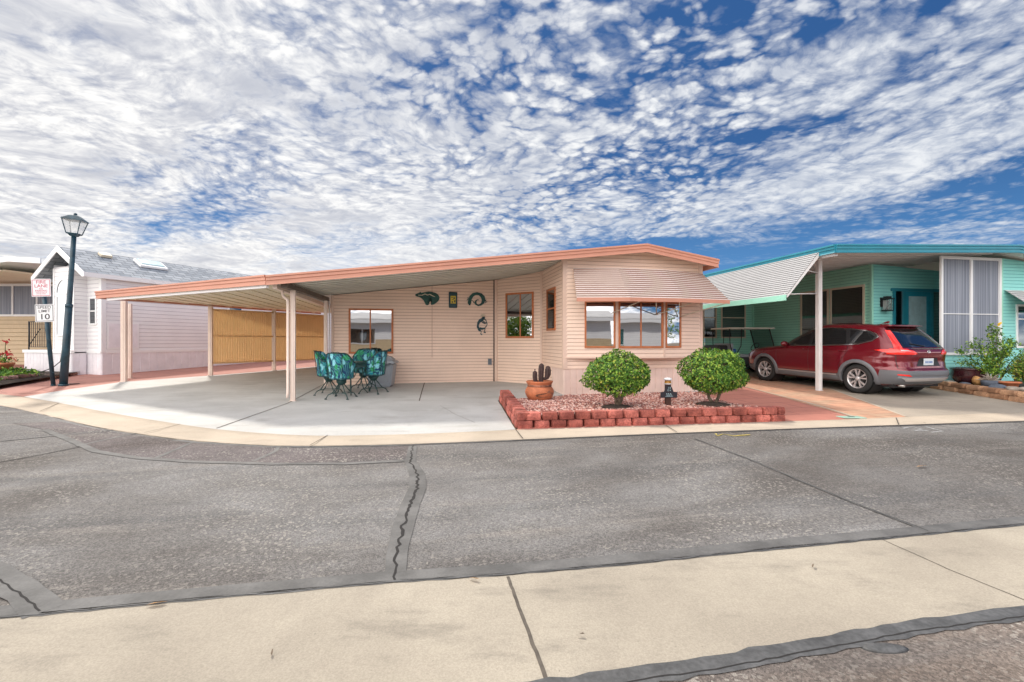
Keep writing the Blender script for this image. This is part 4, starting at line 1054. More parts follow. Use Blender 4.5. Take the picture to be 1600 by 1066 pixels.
def frust(bm, r0, z0, r1, z1, cap=True):
    a = [bm.verts.new(T_ @ Vector((sx*r0, sy*r0, z0))) for sx, sy in ((-1, -1), (1, -1), (1, 1), (-1, 1))]; b = [bm.verts.new(T_ @ Vector((sx*r1, sy*r1, z1))) for sx, sy in ((-1, -1), (1, -1), (1, 1), (-1, 1))]
    for i in range(4): bm.faces.new((a[i], a[(i+1) % 4], b[(i+1) % 4], b[i]))
    if cap: bm.faces.new(a[::-1]); bm.faces.new(b)
bm = NB(); frust(bm, .06, -.02, .10, .03); frust(bm, .12, .03, .13, .06); frust(bm, .215, .39, .20, .43); frust(bm, .19, .43, .10, .51); frust(bm, .10, .51, .06, .53); lathe(bm, [(.03, 0), (.04, .02), (.035, .05), (.0, .07)], 10)
for v in bm.verts[-40:]: v.co = T_ @ (v.co+Vector((0, 0, .53)))
for sx, sy in ((-1, -1), (1, -1), (1, 1), (-1, 1)): tube(bm, [T_ @ Vector((sx*.12, sy*.12, .05)), T_ @ Vector((sx*.195, sy*.195, .40))], .012, 5)
obj('lantern_frame', bm, 'post_paint', lamp)
bm = NB(); frust(bm, .11, .06, .185, .39, False); obj('lantern_glass', bm, 'lamp_glass', lamp)
sx_, sy_ = G(83.5, 604); sz_ = h(sy_)+.018
sp = thing('sign_post', 'leaning dark pole carrying the two small street signs beside the lamp', 'sign post', (sx_, sy_, sz_))
top_s = Vector((-.28, 0, 2.72)); bm = NB(); tube(bm, [(0, 0, 0), top_s*.5, top_s], .048, 12); tube(bm, [(0, 0, 0), (0, 0, .03)], .06, 12)
for z in (.35, .62, 1.2): tube(bm, [top_s*(z/2.72)+Vector((.04, -.02, 0)), top_s*(z/2.72)+Vector((.075, -.02, 0))], .014, 6)
obj('pole', bm, 'post_paint', sp)
def text_obj(name, s, size, m, par, loc, rot, ext_=.001, align='CENTER', sxx=1.0):
    cu = bpy.data.curves.new(name, 'FONT'); cu.body = s; cu.size = size; cu.align_x = align; cu.align_y = 'CENTER'; cu.extrude = ext_; cu.offset = size*.006
    cu.materials.append(M[m]); o = bpy.data.objects.new(name, cu); COL.objects.link(o)
    # to mesh so that it is plain geometry
    dg = bpy.context.evaluated_depsgraph_get(); me = bpy.data.meshes.new_from_object(o.evaluated_get(dg)); bpy.data.objects.remove(o)
    o = bpy.data.objects.new(name, me); COL.objects.link(o); o.parent = par; o.location = loc; o.rotation_euler = rot; o.scale = (sxx, 1, 1)
    if not me.materials: me.materials.append(M[m])
    return o
def sign(name, label, zc, w_, h_, roll, lines, border, xoff=0, back='sign_white'):
    c = top_s*(zc/2.72); s = thing(name, label, 'sign', (sx_+c.x+xoff, sy_-.056, sz_+zc), R(6)); s.rotation_euler = (0, roll, R(6))
    bm = NB(); box(bm, -w_/2, w_/2, -.004, .0, -h_/2, h_/2); obj('sign_plate', bm, back, s)
    bm = NB(); e = .018
    for b in ((-w_/2+e, -w_/2+e+.012, -h_/2+e, h_/2-e), (w_/2-e-.012, w_/2-e, -h_/2+e, h_/2-e), (-w_/2+e+.012, w_/2-e-.012, h_/2-e-.012, h_/2-e), (-w_/2+e+.012, w_/2-e-.012, -h_/2+e, -h_/2+e+.012)): box(bm, b[0], b[1], -.0055, -.0041, b[2], b[3])
    obj('border', bm, border, s)
    for t_, sz, z, m_, sxx in lines: text_obj('lettering', t_, sz, m_, s, (0, -.0048, z), (R(90), 0, 0), .0006, 'CENTER', sxx)
    return s
sign('fire_lane_sign', 'white FIRE LANE NO PARKING sign with red lettering, upper sign on the pole', 2.56, .46, .46, R(-2), [('FIRE', .115, .145, 'sign_red', 1.15), ('LANE', .115, .045, 'sign_red', 1.15), ('NO', .05, -.03, 'sign_red', 1.1), ('PARKING', .06, -.08, 'sign_red', 1.15), ('VEHICLES WILL BE', .03, -.125, 'sign_red', 1.1), ('TOWED AWAY', .03, -.16, 'sign_red', 1.1)], 'sign_red')
sign('speed_limit_sign', 'white SPEED LIMIT 10 sign with black lettering, lower sign on the pole', 1.90, .45, .46, R(-2), [('SPEED', .10, .145, 'sign_black', 1.2), ('LIMIT', .10, .05, 'sign_black', 1.2), ('10', .20, -.10, 'sign_black', 1.3)], 'sign_black', .02)
# ------------------------------------------------------------------ foliage helper
def leaves(centers, normals, size, asp=.5, jit=.35, three=False):
    """leaf blades as bent quads (two triangles pairs) -> (verts, faces, matidx)"""
    rng = np.random.default_rng(len(centers)+3)
    V = []; Fc = []; MI = []
    for i, (c, n) in enumerate(zip(centers, normals)):
        c = Vector(c); n = Vector(n)+Vector(rng.normal(0, jit, 3)); n.normalize()
        a = n.cross(Vector(rng.normal(0, 1, 3))); 
        if a.length < 1e-3: a = n.orthogonal()
        a.normalize(); b = n.cross(a); s = size*rng.uniform(.65, 1.3); k = len(V)
        tip = c+a*s; mid = c+a*s*.5+n*s*.10
        V += [c-a*s*.1, mid+b*s*asp*.5, tip-n*s*.08, mid-b*s*asp*.5]
        Fc.append((k, k+1, k+2, k+3)); MI.append(int(rng.choice(4, p=[.45, .27, .22, .06])))
    return [tuple(v) for v in V], Fc, MI
def bush(name, label, loc, rx, rz_, zc, n, group, trunks, seed):
    rng = np.random.default_rng(seed); root = thing(name, label, 'shrub', loc, 0, group)
    lob = [(rng.normal(0, 1, 3), rng.uniform(.03, .075)) for _ in range(34)]
    lob = [(v/np.linalg.norm(v), a) for v, a in lob]
    C, N = [], []
    k = 0
    while len(C) < n:
        v = rng.normal(0, 1, 3); v /= np.linalg.norm(v); k += 1
        if v[2] < -.82 and rng.random() < .75: continue
        r = 1+sum(a*math.exp(-(1-float(v@u))*26) for u, a in lob)*2.1-.07
        dep = 1-abs(rng.normal(0, .065))-(rng.random() < .25)*rng.uniform(0, .35)
        # open gaps
        if math.sin(v[0]*11+seed)*math.sin(v[1]*12+2)*math.sin(v[2]*12+seed*2) > .30 and dep > .86: continue
        flat = 1 if v[2] > 0 else .88
        C.append((v[0]*rx*r*dep, v[1]*rx*r*dep, zc+v[2]*rz_*r*dep*flat)); N.append((v[0], v[1], v[2]+.35))
    V, Fc, MI = leaves(C, N, .046, .6, .6)
    o = obj('crown', (V, Fc, MI), ['leaf', 'leaf_lt', 'leaf_dk', 'leaf_yl'], root)
    bm = NB()
    for t in trunks: tube(bm, t, [.034, .03, .026, .02][:len(t)], 8)
    for i in range(22):
        a = rng.uniform(0, 2*PI); rr = rx*rng.uniform(.4, .85); st = trunks[i % len(trunks)][-1]
        tube(bm, [st, (math.cos(a)*rr*.5, math.sin(a)*rr*.5, zc-.05+rng.uniform(-.15, .1)), (math.cos(a)*rr, math.sin(a)*rr, zc+rng.uniform(-.3, .3)*rz_/.45)], [.016, .011, .005], 5, False)
    obj('trunk', bm, 'bark', root)
    return root
# ------------------------------------------------------------------ planter with retaining blocks and gravel
fl_, fr_, br_, bl_ = G(808, 671), G(1228, 659.5), HW(3.45, -.05), G(781, 627)
brr = (fr_[0]-.30, fr_[1]+1.1)
def blocks(a, b, z_off, n, hh=.115, dep=.17, inset=0.0, seed=1, mi=0, first=0.0):
    """one course of split-face blocks from a to b (front on the right-hand side)"""
    rng = random.Random(seed); bm = NB(); F = Fr(a, b); wd = F.L/n; x = -first*wd
    while x < F.L-.02:
        x0, x1 = max(0, x), min(F.L, x+wd)
        if x1-x0 > .05:
            c = F.p((x0+x1)/2, 0, 0); zb = h(c[1])+z_off; w_ = (x1-x0)/2-.005; d0 = rng.uniform(-.006, .006)
            pts = [(-w_, inset-.045+d0), (-w_*.80, inset+.012+d0), (w_*.80, inset+.012+d0), (w_, inset-.045+d0), (w_*.8, inset-dep), (-w_*.8, inset-dep)]
            lo = [bm.verts.new(F.p((x0+x1)/2+p, q+.006*(k in (1, 2)), zb)) for k, (p, q) in enumerate(pts)]
            mid = [bm.verts.new(F.p((x0+x1)/2+p, q+(.009 if k in (1, 2) else .002)+rng.uniform(-.004, .004), zb+hh*.5)) for k, (p, q) in enumerate(pts)]
            hi = [bm.verts.new(F.p((x0+x1)/2+p*.985, q-.006*(k in (1, 2))+rng.uniform(-.003, .003), zb+hh-.004+rng.uniform(-.002, .002))) for k, (p, q) in enumerate(pts)]
            for A_, B_ in ((lo, mid), (mid, hi)):
                for i in range(6): bm.faces.new((A_[i], A_[(i+1) % 6], B_[(i+1) % 6], B_[i]))
            bm.faces.new(hi); bm.faces.new(lo[::-1])
        x += wd
    bmesh.ops.recalc_face_normals(bm, faces=bm.faces[:])
    bmesh.ops.bevel(bm, geom=[e for e in bm.edges if e.calc_length() > .03 and abs(e.verts[0].co.z-e.verts[1].co.z) < .02], offset=.003, segments=1, affect='EDGES')
    return bm
edging = thing('planter_edging', 'two-course red split-face block edging around the gravel planter', 'block edging', (0, 0, 0))
for k, (zo, ins, first) in enumerate(((0.0, .0, 0), (.118, -.022, .5))):
    obj('course', blocks(fl_, fr_, zo+.012, 17, inset=ins, seed=k+1, first=first), 'brick_red', edging)
    obj('course', blocks(bl_, fl_, zo+.012, 11, inset=ins, seed=k+5, first=first), 'brick_red', edging)
# gravel bed: base sheet + individual stones
def gz_at(x, y):
    # height of gravel: high behind the front course, falling to the ground at the house
    t = min(1, max(0, (y-(fl_[1]+(x-fl_[0])*(fr_[1]-fl_[1])/(fr_[0]-fl_[0])))/2.9)); return h(y)*.5+.185*(1-t)+.055*t+.02*math.sin(x*3)*math.sin(y*4)*(1-t)+.03
poly = [(fl_[0]+.09, fl_[1]+.12), (fr_[0]-.1, fr_[1]+.12), (brr[0]-.12, brr[1]), (HW(3.4, -.02)), HW(.0, -.02), G(876, 621), (bl_[0]+.14, bl_[1]-.02)]
def inside(x, y, P_):
    c = False
    for (x0, y0), (x1, y1) in zip(P_, P_[1:]+P_[:1]):
        if (y0 > y) != (y1 > y) and x < (x1-x0)*(y-y0)/(y1-y0)+x0: c = not c
    return c
bm = NB(); bm.faces.new([bm.verts.new((x, y, 0)) for x, y in poly]); bmesh.ops.triangulate(bm, faces=bm.faces[:])
for ax, rng_ in (((1, 0, 0), np.arange(-.5, 5.2, .2)), ((0, 1, 0), np.arange(7, 11.2, .2))):
    for c in rng_: bmesh.ops.bisect_plane(bm, geom=bm.verts[:]+bm.edges[:]+bm.faces[:], plane_co=(c*ax[0], c*ax[1], 0), plane_no=ax)
for v in bm.verts: v.co.z = gz_at(v.co.x, v.co.y)-.012
for f in bm.faces:
    f.normal_update()
    if f.normal.z < 0: f.normal_flip()
struct('planter_bed', bm, 'gravel_base')
def stones(n, sampler, smin, smax, seed):
    rng = np.random.default_rng(seed); V = []; Fc = []; MI = []
    ico = [(0, 0, 1), (.9, 0, .3), (.28, .85, .3), (-.72, .53, .3), (-.72, -.53, .3), (.28, -.85, .3), (.72, .53, -.4), (-.28, .85, -.4), (-.9, 0, -.4), (-.28, -.85, -.4), (.72, -.53, -.4)]
    fcs = [(0, 1, 2), (0, 2, 3), (0, 3, 4), (0, 4, 5), (0, 5, 1), (1, 6, 2), (2, 6, 7), (2, 7, 3), (3, 7, 8), (3, 8, 4), (4, 8, 9), (4, 9, 5), (5, 9, 10), (5, 10, 1), (1, 10, 6)]
    ico = np.array(ico)
    for i in range(n):
        x, y, z = sampler(rng)
        s = rng.uniform(smin, smax); a = rng.uniform(0, 2*PI); ca_, sa_ = math.cos(a), math.sin(a)
        p = ico*(1+rng.normal(0, .12, ico.shape)); p = p*np.array([s, s*rng.uniform(.6, 1), s*rng.uniform(.45, .8)])
        q = np.stack([p[:, 0]*ca_-p[:, 1]*sa_+x, p[:, 0]*sa_+p[:, 1]*ca_+y, p[:, 2]+z], 1); k = len(V)
        V += [tuple(t) for t in q]; Fc += [(a_+k, b_+k, c_+k) for a_, b_, c_ in fcs]; MI += [int(rng.integers(0, 4))]*len(fcs)
    return V, Fc, MI
for nm, c in (('gr_a', (.42, .17, .13)), ('gr_b', (.62, .34, .28)), ('gr_c', (.25, .10, .09)), ('gr_d', (.72, .52, .46))): M[nm] = mat('gravel_'+nm[-1], c, .85, var=.15, vscale=20)
def samp(rng):
    while True:
        x = rng.uniform(-.6, 5.2); y = rng.uniform(7, 11.2)
        if inside(x, y, poly): return x, y, gz_at(x, y)-.004
g_ = obj('gravel', stones(9500, samp, .013, .026, 4), ['gr_a', 'gr_b', 'gr_c', 'gr_d']); tag(g_, 'pink and red crushed stone filling the planter', 'gravel', kind='stuff')
# bushes
BG = 'round clipped shrubs in the gravel planter'
b1x, b1y = 1.87, 8.30; z1 = gz_at(b1x, b1y)
bush('shrub', 'round clipped green shrub left of the small black sign', (b1x, b1y, z1), .545, .42, .56, 8200, BG, [[(0, 0, -.03), (.03, 0, .14), (-.06, .0, .28)], [(.0, 0, -.02), (.06, .02, .12), (.12, .03, .30)], [(-.02, .02, 0), (-.03, .05, .2), (-.13, .06, .32)]], 3)
b2x, b2y = 3.68, 8.62; z2 = gz_at(b2x, b2y)
bush('shrub', 'round clipped green shrub right of the small black sign, forked trunk', (b2x, b2y, z2), .56, .44, .56, 8200, BG, [[(.02, 0, -.03), (-.07, 0, .12), (-.10, .0, .30)], [(.03, 0, -.02), (.10, .0, .12), (.17, .03, .28)]], 11)
for i, (x, y, zz) in enumerate(((b1x, b1y, z1), (b2x, b2y, z2))):
    bm = NB(); lathe(bm, [(.0, .035), (.12, .03), (.22, .012), (.30, -.01)], 20, x, y)
    for v in bm.verts: v.co.z = zz+.008+v.co.z+random.uniform(-.006, .006)
    tag(obj('soil_mound', bm, 'soil'), 'dark soil ring around the trunk of the %s shrub' % ('left' if i == 0 else 'right'), 'soil')
# house sign in the planter
sgx, sgy = 2.79, 8.42; zs = gz_at(sgx, sgy)
sg = thing('garden_sign', 'small dark garden sign with white lamp cap on a brown stake between two shrubs', 'garden sign', (sgx, sgy, zs), R(4))
bm = NB(); box(bm, -.05, .05, -.03, .03, -.03, .38, bev=.006); obj('stake', bm, 'brown', sg)
bm = NB(); pts = [(-.15, .135), (.15, .135), (.15, .235), (.085, .24), (.06, .30), (.035, .35), (-.055, .35), (-.06, .30), (-.09, .24), (-.15, .235)]
a = [bm.verts.new((x, -.052, z)) for x, z in pts]; b = [bm.verts.new((x, -.032, z)) for x, z in pts]; bm.faces.new(a); bm.faces.new(b[::-1])
for i in range(len(pts)): bm.faces.new((a[i], b[i], b[(i+1) % len(pts)], a[(i+1) % len(pts)]))
bmesh.ops.recalc_face_normals(bm, faces=bm.faces[:]); obj('board', bm, 'sign_black', sg)
bm = NB(); rg = random.Random(5)
for i in range(9):
    a_ = rg.uniform(-.6, .6); x_ = rg.uniform(-.025, .03); z_ = rg.uniform(.25, .31)
    tube(bm, [(x_, -.055, z_), (x_+.025*math.sin(a_), -.055, z_+.022)], .0035, 4)
for z_, ww in ((.205, .10), (.168, .13)):
    x_ = -ww/2
    while x_ < ww/2:
        w1 = rg.uniform(.008, .014); box(bm, x_, x_+w1, -.0545, -.0521, z_-.011, z_+.011) if rg.random() < .5 else box(bm, x_, x_+w1, -.0545, -.0521, z_-.011, z_-.003); x_ += w1+.005
obj('lettering', bm, 'frost_glass', sg)
bm = NB(); lathe(bm, [(.06, .385), (.06, .40), (.052, .405), (.052, .44), (.055, .445)], 16); obj('lamp_glass', bm, 'amber', sg)
bm = NB(); lathe(bm, [(.058, .372), (.062, .388), (.058, .39)], 16); lathe(bm, [(.058, .446), (.075, .448), (.072, .475), (.03, .49), (0, .492)], 16); obj('cap', bm, 'sign_white', sg)
# terracotta pot + cactus
ptx, pty = G(843, 628.5); pz = h(pty)+.024
pot = thing('terracotta_pot', 'wide terracotta pot with a scorched belly at the planter corner', 'pot', (ptx, pty, pz))
bm = NB(); prof = [(.16, 0), (.20, .01), (.245, .06), (.285, .13), (.300, .19), (.292, .24), (.262, .285), (.245, .305), (.247, .33), (.243, .345), (.262, .37), (.278, .40), (.280, .415), (.262, .42), (.24, .40), (.225, .34)]
lathe(bm, prof, 40); obj('body', bm, 'terracotta', pot)
bm = NB(); lathe(bm, [(.246, .302), (.2515, .31), (.2535, .325), (.2505, .342), (.246, .346)], 40, caps=False); obj('band', bm, 'terracotta_burn', pot)
bm = NB()
def bel(z): 
    for (r0, z0), (r1, z1_) in zip(prof, prof[1:]):
        if z0 <= z <= z1_: return r0+(r1-r0)*(z-z0)/(z1_-z0)
for a0, a1, zc_, hz in ((R(-110), R(-15), .14, .045), (R(-165), R(-150), .17, .03), (R(-62), R(-48), .205, .02)):
    n = 18; lo, hi = [], []
    for i in range(n+1):
        t = i/n; a_ = a0+(a1-a0)*t; e = hz*math.sqrt(max(.02, 1-(2*t-1)**2)); cz = zc_+.02*t
        for L_, z_ in ((lo, cz-e), (hi, cz+e)):
            r_ = bel(z_)+.0025; L_.append(bm.verts.new((r_*math.cos(a_), r_*math.sin(a_), z_)))
    for i in range(n): bm.faces.new((lo[i], lo[i+1], hi[i+1], hi[i])).smooth = True
obj('scorch_mark', bm, 'terracotta_burn', pot)
bm = NB(); lathe(bm, [(.23, .365), (.12, .375), (0, .38)], 30); obj('soil', bm, 'soil', pot)
cac = thing('cactus_ornament', 'dark rust metal saguaro cactus with two arms standing in the terracotta pot', 'cactus', (ptx, pty, pz+.36))
def cact(pts, r, n=20):
    bm = NB(); tube(bm, pts, r, n)
    for k, v in enumerate(bm.verts):
        pass
    return bm
def ribbed(bm, pts, r, n=20):
    pts = [Vector(p) for p in pts]; up = Vector((0, 1, 0)); rings = []
    for i, p in enumerate(pts):
        t = (pts[min(i+1, len(pts)-1)]-pts[max(i-1, 0)]).normalized(); u_ = (up-t*up.dot(t)).normalized(); b = t.cross(u_)
        rings.append([bm.verts.new(p+r[i]*(1+(.12 if k % 2 else -.06))*(math.cos(2*PI*k/n)*u_+math.sin(2*PI*k/n)*b)) for k in range(n)])
    for a, b in zip(rings, rings[1:]):
        for k in range(n): bm.faces.new((a[k], a[(k+1) % n], b[(k+1) % n], b[k]))
    bm.faces.new(rings[-1]); bm.faces.new(rings[0][::-1])
bm = NB(); ribbed(bm, [(.03, 0, -.02), (.03, 0, .15), (.035, 0, .30), (.04, 0, .38), (.04, 0, .405), (.04, 0, .418)], [.042, .05, .054, .047, .03, .01]); obj('stem', bm, 'cactus', cac)
bm = NB(); ribbed(bm, [(.07, 0, .11), (.11, 0, .10), (.15, 0, .13), (.17, 0, .19), (.175, 0, .28), (.175, 0, .345), (.175, 0, .368)], [.02, .03, .045, .055, .056, .042, .012], 18); obj('arm', bm, 'cactus', cac)
bm = NB(); ribbed(bm, [(-.005, 0, .03), (-.05, 0, .02), (-.085, 0, .06), (-.095, 0, .14), (-.095, 0, .24), (-.095, 0, .268)], [.02, .03, .042, .046, .042, .012], 18); obj('arm', bm, 'cactus', cac)
bm = NB()
for a_ in (-.5, 0, .5): tube(bm, [(-.095, 0, .268), (-.095+.025*math.sin(a_), 0, .268+.03)], [.004, .009], 5)
obj('bloom', bm, 'cactus', cac)
# ------------------------------------------------------------------ left garden bed
gb = thing('garden_edging', 'low weathered red block edging of the left garden bed', 'block edging', (0, 0, 0))
la = [G(-60, 620), G(0, 602), G(60, 594.5), G(122, 587)]
for i in range(3):
    obj('course', blocks(la[i], la[i+1], .02, max(3, int(math.dist(la[i], la[i+1])/.33)), hh=.10, seed=20+i), 'brick_old', gb)
    if i < 2: obj('course', blocks(la[i], la[i+1], .125, max(3, int(math.dist(la[i], la[i+1])/.33)), hh=.09, seed=30+i, first=.5, inset=-.02), 'brick_old', gb)
bedp = [(la[0][0], la[0][1]+.12), (la[1][0], la[1][1]+.12), (la[2][0], la[2][1]+.12), (la[3][0], la[3][1]+.1), (-14.0, 15.2), (-16.3, 15.4), (-20, 17), (-24, 16)]
bm = sheet(bedp, .12); struct('garden_bed', bm, 'soil')
def sampb(rng):
    while True:
        x = rng.uniform(-22, -13); y = rng.uniform(11, 17)
        if inside(x, y, [(p[0], p[1]) for p in (bedp[0], bedp[1], bedp[2], (-14.4, 14.1), (-16.0, 14.9), (-19, 15.4), (-24, 16))]): return x, y
rngb = np.random.default_rng(5); C, N = [], []
for i in range(9000):
    x, y = sampb(rngb); hh = .15+.13*(.5+.5*math.sin(x*2.3)*math.sin(y*2.9)); C.append((x, y, h(y)+.10+rngb.uniform(.0, hh))); N.append((rngb.normal(0, .4), rngb.normal(0, .4), 1))
V, Fc, MI = leaves(C, N, .10, .55, .5)
tag(obj('ground_cover', (V, Fc, MI), ['leaf', 'leaf_lt', 'leaf_dk', 'leaf']), 'bright green low ground cover filling the left garden bed', 'ground cover', kind='stuff')
fx, fy = -15.75, 14.6; fz = h(fy)+.16
fp = thing('flower_pot', 'small terracotta pot in the left garden bed', 'pot', (fx, fy, fz)); bm = NB(); lathe(bm, [(.16, 0), (.21, .22), (.235, .23), (.235, .29), (.21, .29)], 24); obj('body', bm, 'terracotta', fp)
rd = thing('flowering_plant', 'red flowering plant growing in the small pot by the tan home', 'plant', (fx, fy, fz+.26)); rg = np.random.default_rng(9)
C, N, bmf, bms = [], [], NB(), NB()
heads = [(-.22, .10), (-.1, .30), (.02, .34), (.14, .30), (.20, .12), (.0, .70), (.1, .22), (-.2, .22)]
for (x, z) in heads:
    y = rg.uniform(-.12, .12); tube(bms, [(0, 0, 0), (x*.6, y*.6, z*.5), (x, y, z)], .008, 5)
    for j in range(10):
        c = Vector((x, y, z))+Vector(rg.normal(0, .035, 3)); C.append(tuple(c)); N.append(tuple(rg.normal(0, 1, 3)))
V, Fc, MI = leaves(C, N, .07, .8, .5); obj('blossoms', (V, Fc, [0]*len(Fc)), ['flower_red'], rd); obj('stems', bms, 'leaf_dk', rd); bmf.free()
C = [tuple(rg.normal(0, .09, 3)+np.array([0, 0, .1])) for _ in range(120)]; V, Fc, MI = leaves(C, [tuple(rg.normal(0, 1, 3)) for _ in C], .06, .6, .5); obj('foliage', (V, Fc, MI), ['leaf', 'leaf_lt', 'leaf_dk', 'leaf'], rd)
bm = NB(); lathe(bm, [(.16, 0), (.15, .012), (0, .014)], 20); o = obj('drain_cover', bm, 'brown'); cx_, cy_ = G(113, 601.5); o.location = (cx_, cy_, h(cy_)+.019); tag(o, 'flat brown round cover set in the red paving by the lamp', 'drain cover')
bm = NB(); box(bm, -.19, .19, -.11, .11, 0, .012, bev=.005); o = obj('valve_cover', bm, 'valve_green'); cx_, cy_ = G(1330, 654); o.location = (cx_, cy_, h(cy_)+.016); tag(o, 'pale green utility cover in the red paving near the kerb', 'utility cover')
bm = NB(); box(bm, -.05, .05, -.02, .02, .010, .016); q = obj('cover_slot', bm, 'black', o)
# ------------------------------------------------------------------ right bed with pots
ra, rb = G(1452, 607.5), G(1604, 632)
rbk = thing('garden_edging', 'tan stone block edging of the bed in front of the teal home', 'block edging', (0, 0, 0))
rc = (rb[0]+.05, rb[1]-1.5)
nb = int(math.dist(ra, rb)/.36)
obj('course', blocks(ra, rb, .018, nb, hh=.11, dep=.2, seed=41), 'brick_tan', rbk)
obj('course', blocks((ra[0], ra[1]), rb, .13, nb, hh=.10, dep=.2, seed=42, first=.5, inset=-.015), 'brick_tan', rbk)
bm = sheet([(ra[0]+.12, ra[1]+.2), (rb[0]+.14, rb[1]), (rb[0]+.2, rb[1]-1.4), (13.5, 9), (14.5, 12.3), TW(3.7, .58)], .17); struct('garden_bed_right', bm, 'soil')
def pot_at(px_, py_, zoff=.17):
    x, y = G(px_, py_, .2); return x, y, h(y)+zoff
def onbed(X, Y): return (X, Y, h(Y)+.17)
P_ = onbed(11.0, 11.35)
pp = thing('glazed_pot', 'large plum glazed round pot behind the SUV bumper', 'pot', P_); bm = NB(); lathe(bm, [(.14, 0), (.22, .05), (.30, .15), (.33, .24), (.31, .33), (.33, .37), (.345, .39), (.31, .40), (.27, .34)], 36); obj('body', bm, 'glaze', pp)
bm = NB(); lathe(bm, [(.28, .34), (0, .36)], 24); obj('soil', bm, 'soil', pp)
# airy shrub
shl = onbed(11.45, 11.15)
sh = thing('leggy_shrub', 'loose airy green shrub with a yellow flower against the teal wall', 'shrub', shl); rg = np.random.default_rng(31)
bm = NB(); C, N = [], []
tips = [(-.62, .78), (-.50, .95), (-.35, .60), (-.30, 1.02), (-.12, .80), (0.0, 1.12), (.03, 1.28), (.06, 1.38), (.12, .95), (.25, .72), (.34, 1.05), (.50, .90), (.62, 1.0), (.74, .86), (.84, 1.12), (-.66, .55), (-.45, .38), (.40, .50), (.1, .45), (-.15, .35), (.55, .62), (-.05, .62)]
for (x, z) in tips:
    y = rg.uniform(-.22, .2); st = Vector((rg.uniform(-.06, .06), 0, 0)); tp = Vector((x, y, z)); q1 = st.lerp(tp, .4)+Vector((-.10*x, 0, .08)); q2 = st.lerp(tp, .75)+Vector((-.05*x, 0, .06))
    tube(bm, [st, q1, q2, tp], [.012, .009, .006, .003], 5, False)
    for a_, b_ in ((q1, q2), (q2, tp), (tp, tp+Vector((0, 0, .05)))):
        for j in range(36):
            t = rg.uniform(0, 1); c = a_.lerp(b_, t)+Vector(rg.normal(0, .045, 3)); C.append(tuple(c)); N.append(tuple(rg.normal(0, .6, 3)+np.array([0, -.3, .5])))
    for k in range(3):
        c0 = q1.lerp(tp, rg.uniform(.2, .9)); c1 = c0+Vector((rg.uniform(-.17, .17), rg.uniform(-.1, .1), rg.uniform(-.02, .14))); tube(bm, [c0, c1], [.005, .002], 4, False)
        for j in range(14): c = c0.lerp(c1, rg.uniform(.3, 1.1))+Vector(rg.normal(0, .028, 3)); C.append(tuple(c)); N.append(tuple(rg.normal(0, .6, 3)+np.array([0, -.3, .5])))
V, Fc, MI = leaves(C, N, .058, .5, .4)
obj('foliage', (V, Fc, MI), ['leaf', 'leaf_lt', 'leaf_dk', 'leaf_yl'], sh); obj('branches', bm, 'twig', sh)
tipv = (.06, 0, 1.46)
Vf, Ff, _ = leaves([(tipv[0]+random.uniform(-.02, .02), tipv[1]-.05, tipv[2]) for _ in range(12)], [tuple(rg.normal(0, 1, 3)) for _ in range(12)], .055, .8); obj('blossom', (Vf, Ff, [0]*len(Ff)), ['flower_yellow'], sh)
# right-edge shrub
def loose(name, label, loc, rx, rz_, zc, n, seed, mats=('leaf', 'leaf_lt', 'leaf_dk', 'leaf_yl'), size=.07):
    rng = np.random.default_rng(seed); root = thing(name, label, 'shrub', loc); C, N = [], []
    bm = NB()
    for i in range(46):
        a = rng.uniform(0, 2*PI); e = rng.uniform(.1, 1.4); L_ = rng.uniform(.75, 1.08); tip = Vector((math.cos(a)*math.cos(e)*rx, math.sin(a)*math.cos(e)*rx, zc*.6+math.sin(e)*rz_*1.3))*L_
        tube(bm, [(0, 0, 0), tip*.5+Vector((0, 0, .05)), tip], [.012, .008, .004], 5, False)
        for j in range(n//46):
            t = rng.uniform(.45, 1.03); c = tip*t+Vector(rng.normal(0, .05, 3)); C.append(tuple(c)); N.append((c.x, c.y-.2, c.z*.6+.2))
    V, Fc, MI = leaves(C, N, size, .5, .5); obj('foliage', (V, Fc, MI), list(mats), root); obj('branches', bm, 'twig', root)
loose('shrub', 'dense yellow green shrub at the right edge behind the tan edging', onbed(11.72, 10.65), .42, .44, .42, 2400, 17, ('leaf', 'leaf_yl', 'leaf_dk', 'leaf_yl'), .05)
# bowl pot, small pots, stones
bp_ = thing('bowl_pot', 'shallow orange terracotta bowl right of the spiky plant pot', 'pot', onbed(11.15, 10.55)); bm = NB(); lathe(bm, [(.10, 0), (.13, .03), (.17, .13), (.20, .135), (.20, .165), (.17, .165)], 28); obj('body', bm, 'terracotta', bp_)
bm = NB(); lathe(bm, [(.17, .15), (0, .155)], 20); obj('soil', bm, 'soil', bp_)
dp_ = thing('dark_pot', 'small leaning dark grey pot between the plum pot and the orange bowl', 'pot', onbed(10.92, 10.75)); bm = NB(); lathe(bm, [(.09, 0), (.14, .06), (.16, .13), (.15, .17), (.12, .17)], 24); obj('body', bm, 'stone_slate', dp_)
spk = thing('succulent', 'grey spiky dried succulent growing in the small dark pot', 'succulent', tuple(Vector(onbed(10.92, 10.75))+Vector((0, 0, .13)))); bm = NB()
for i in range(44):
    a = rg.uniform(0, 2*PI); e = rg.uniform(.1, 1.3); L_ = rg.uniform(.12, .26); t = Vector((math.cos(a)*math.cos(e), math.sin(a)*math.cos(e), math.sin(e)))*L_
    tube(bm, [(0, 0, 0), t*.6+Vector((0, 0, .03)), t], [.012, .010, .003], 5)
obj('spikes', bm, 'stone', spk)
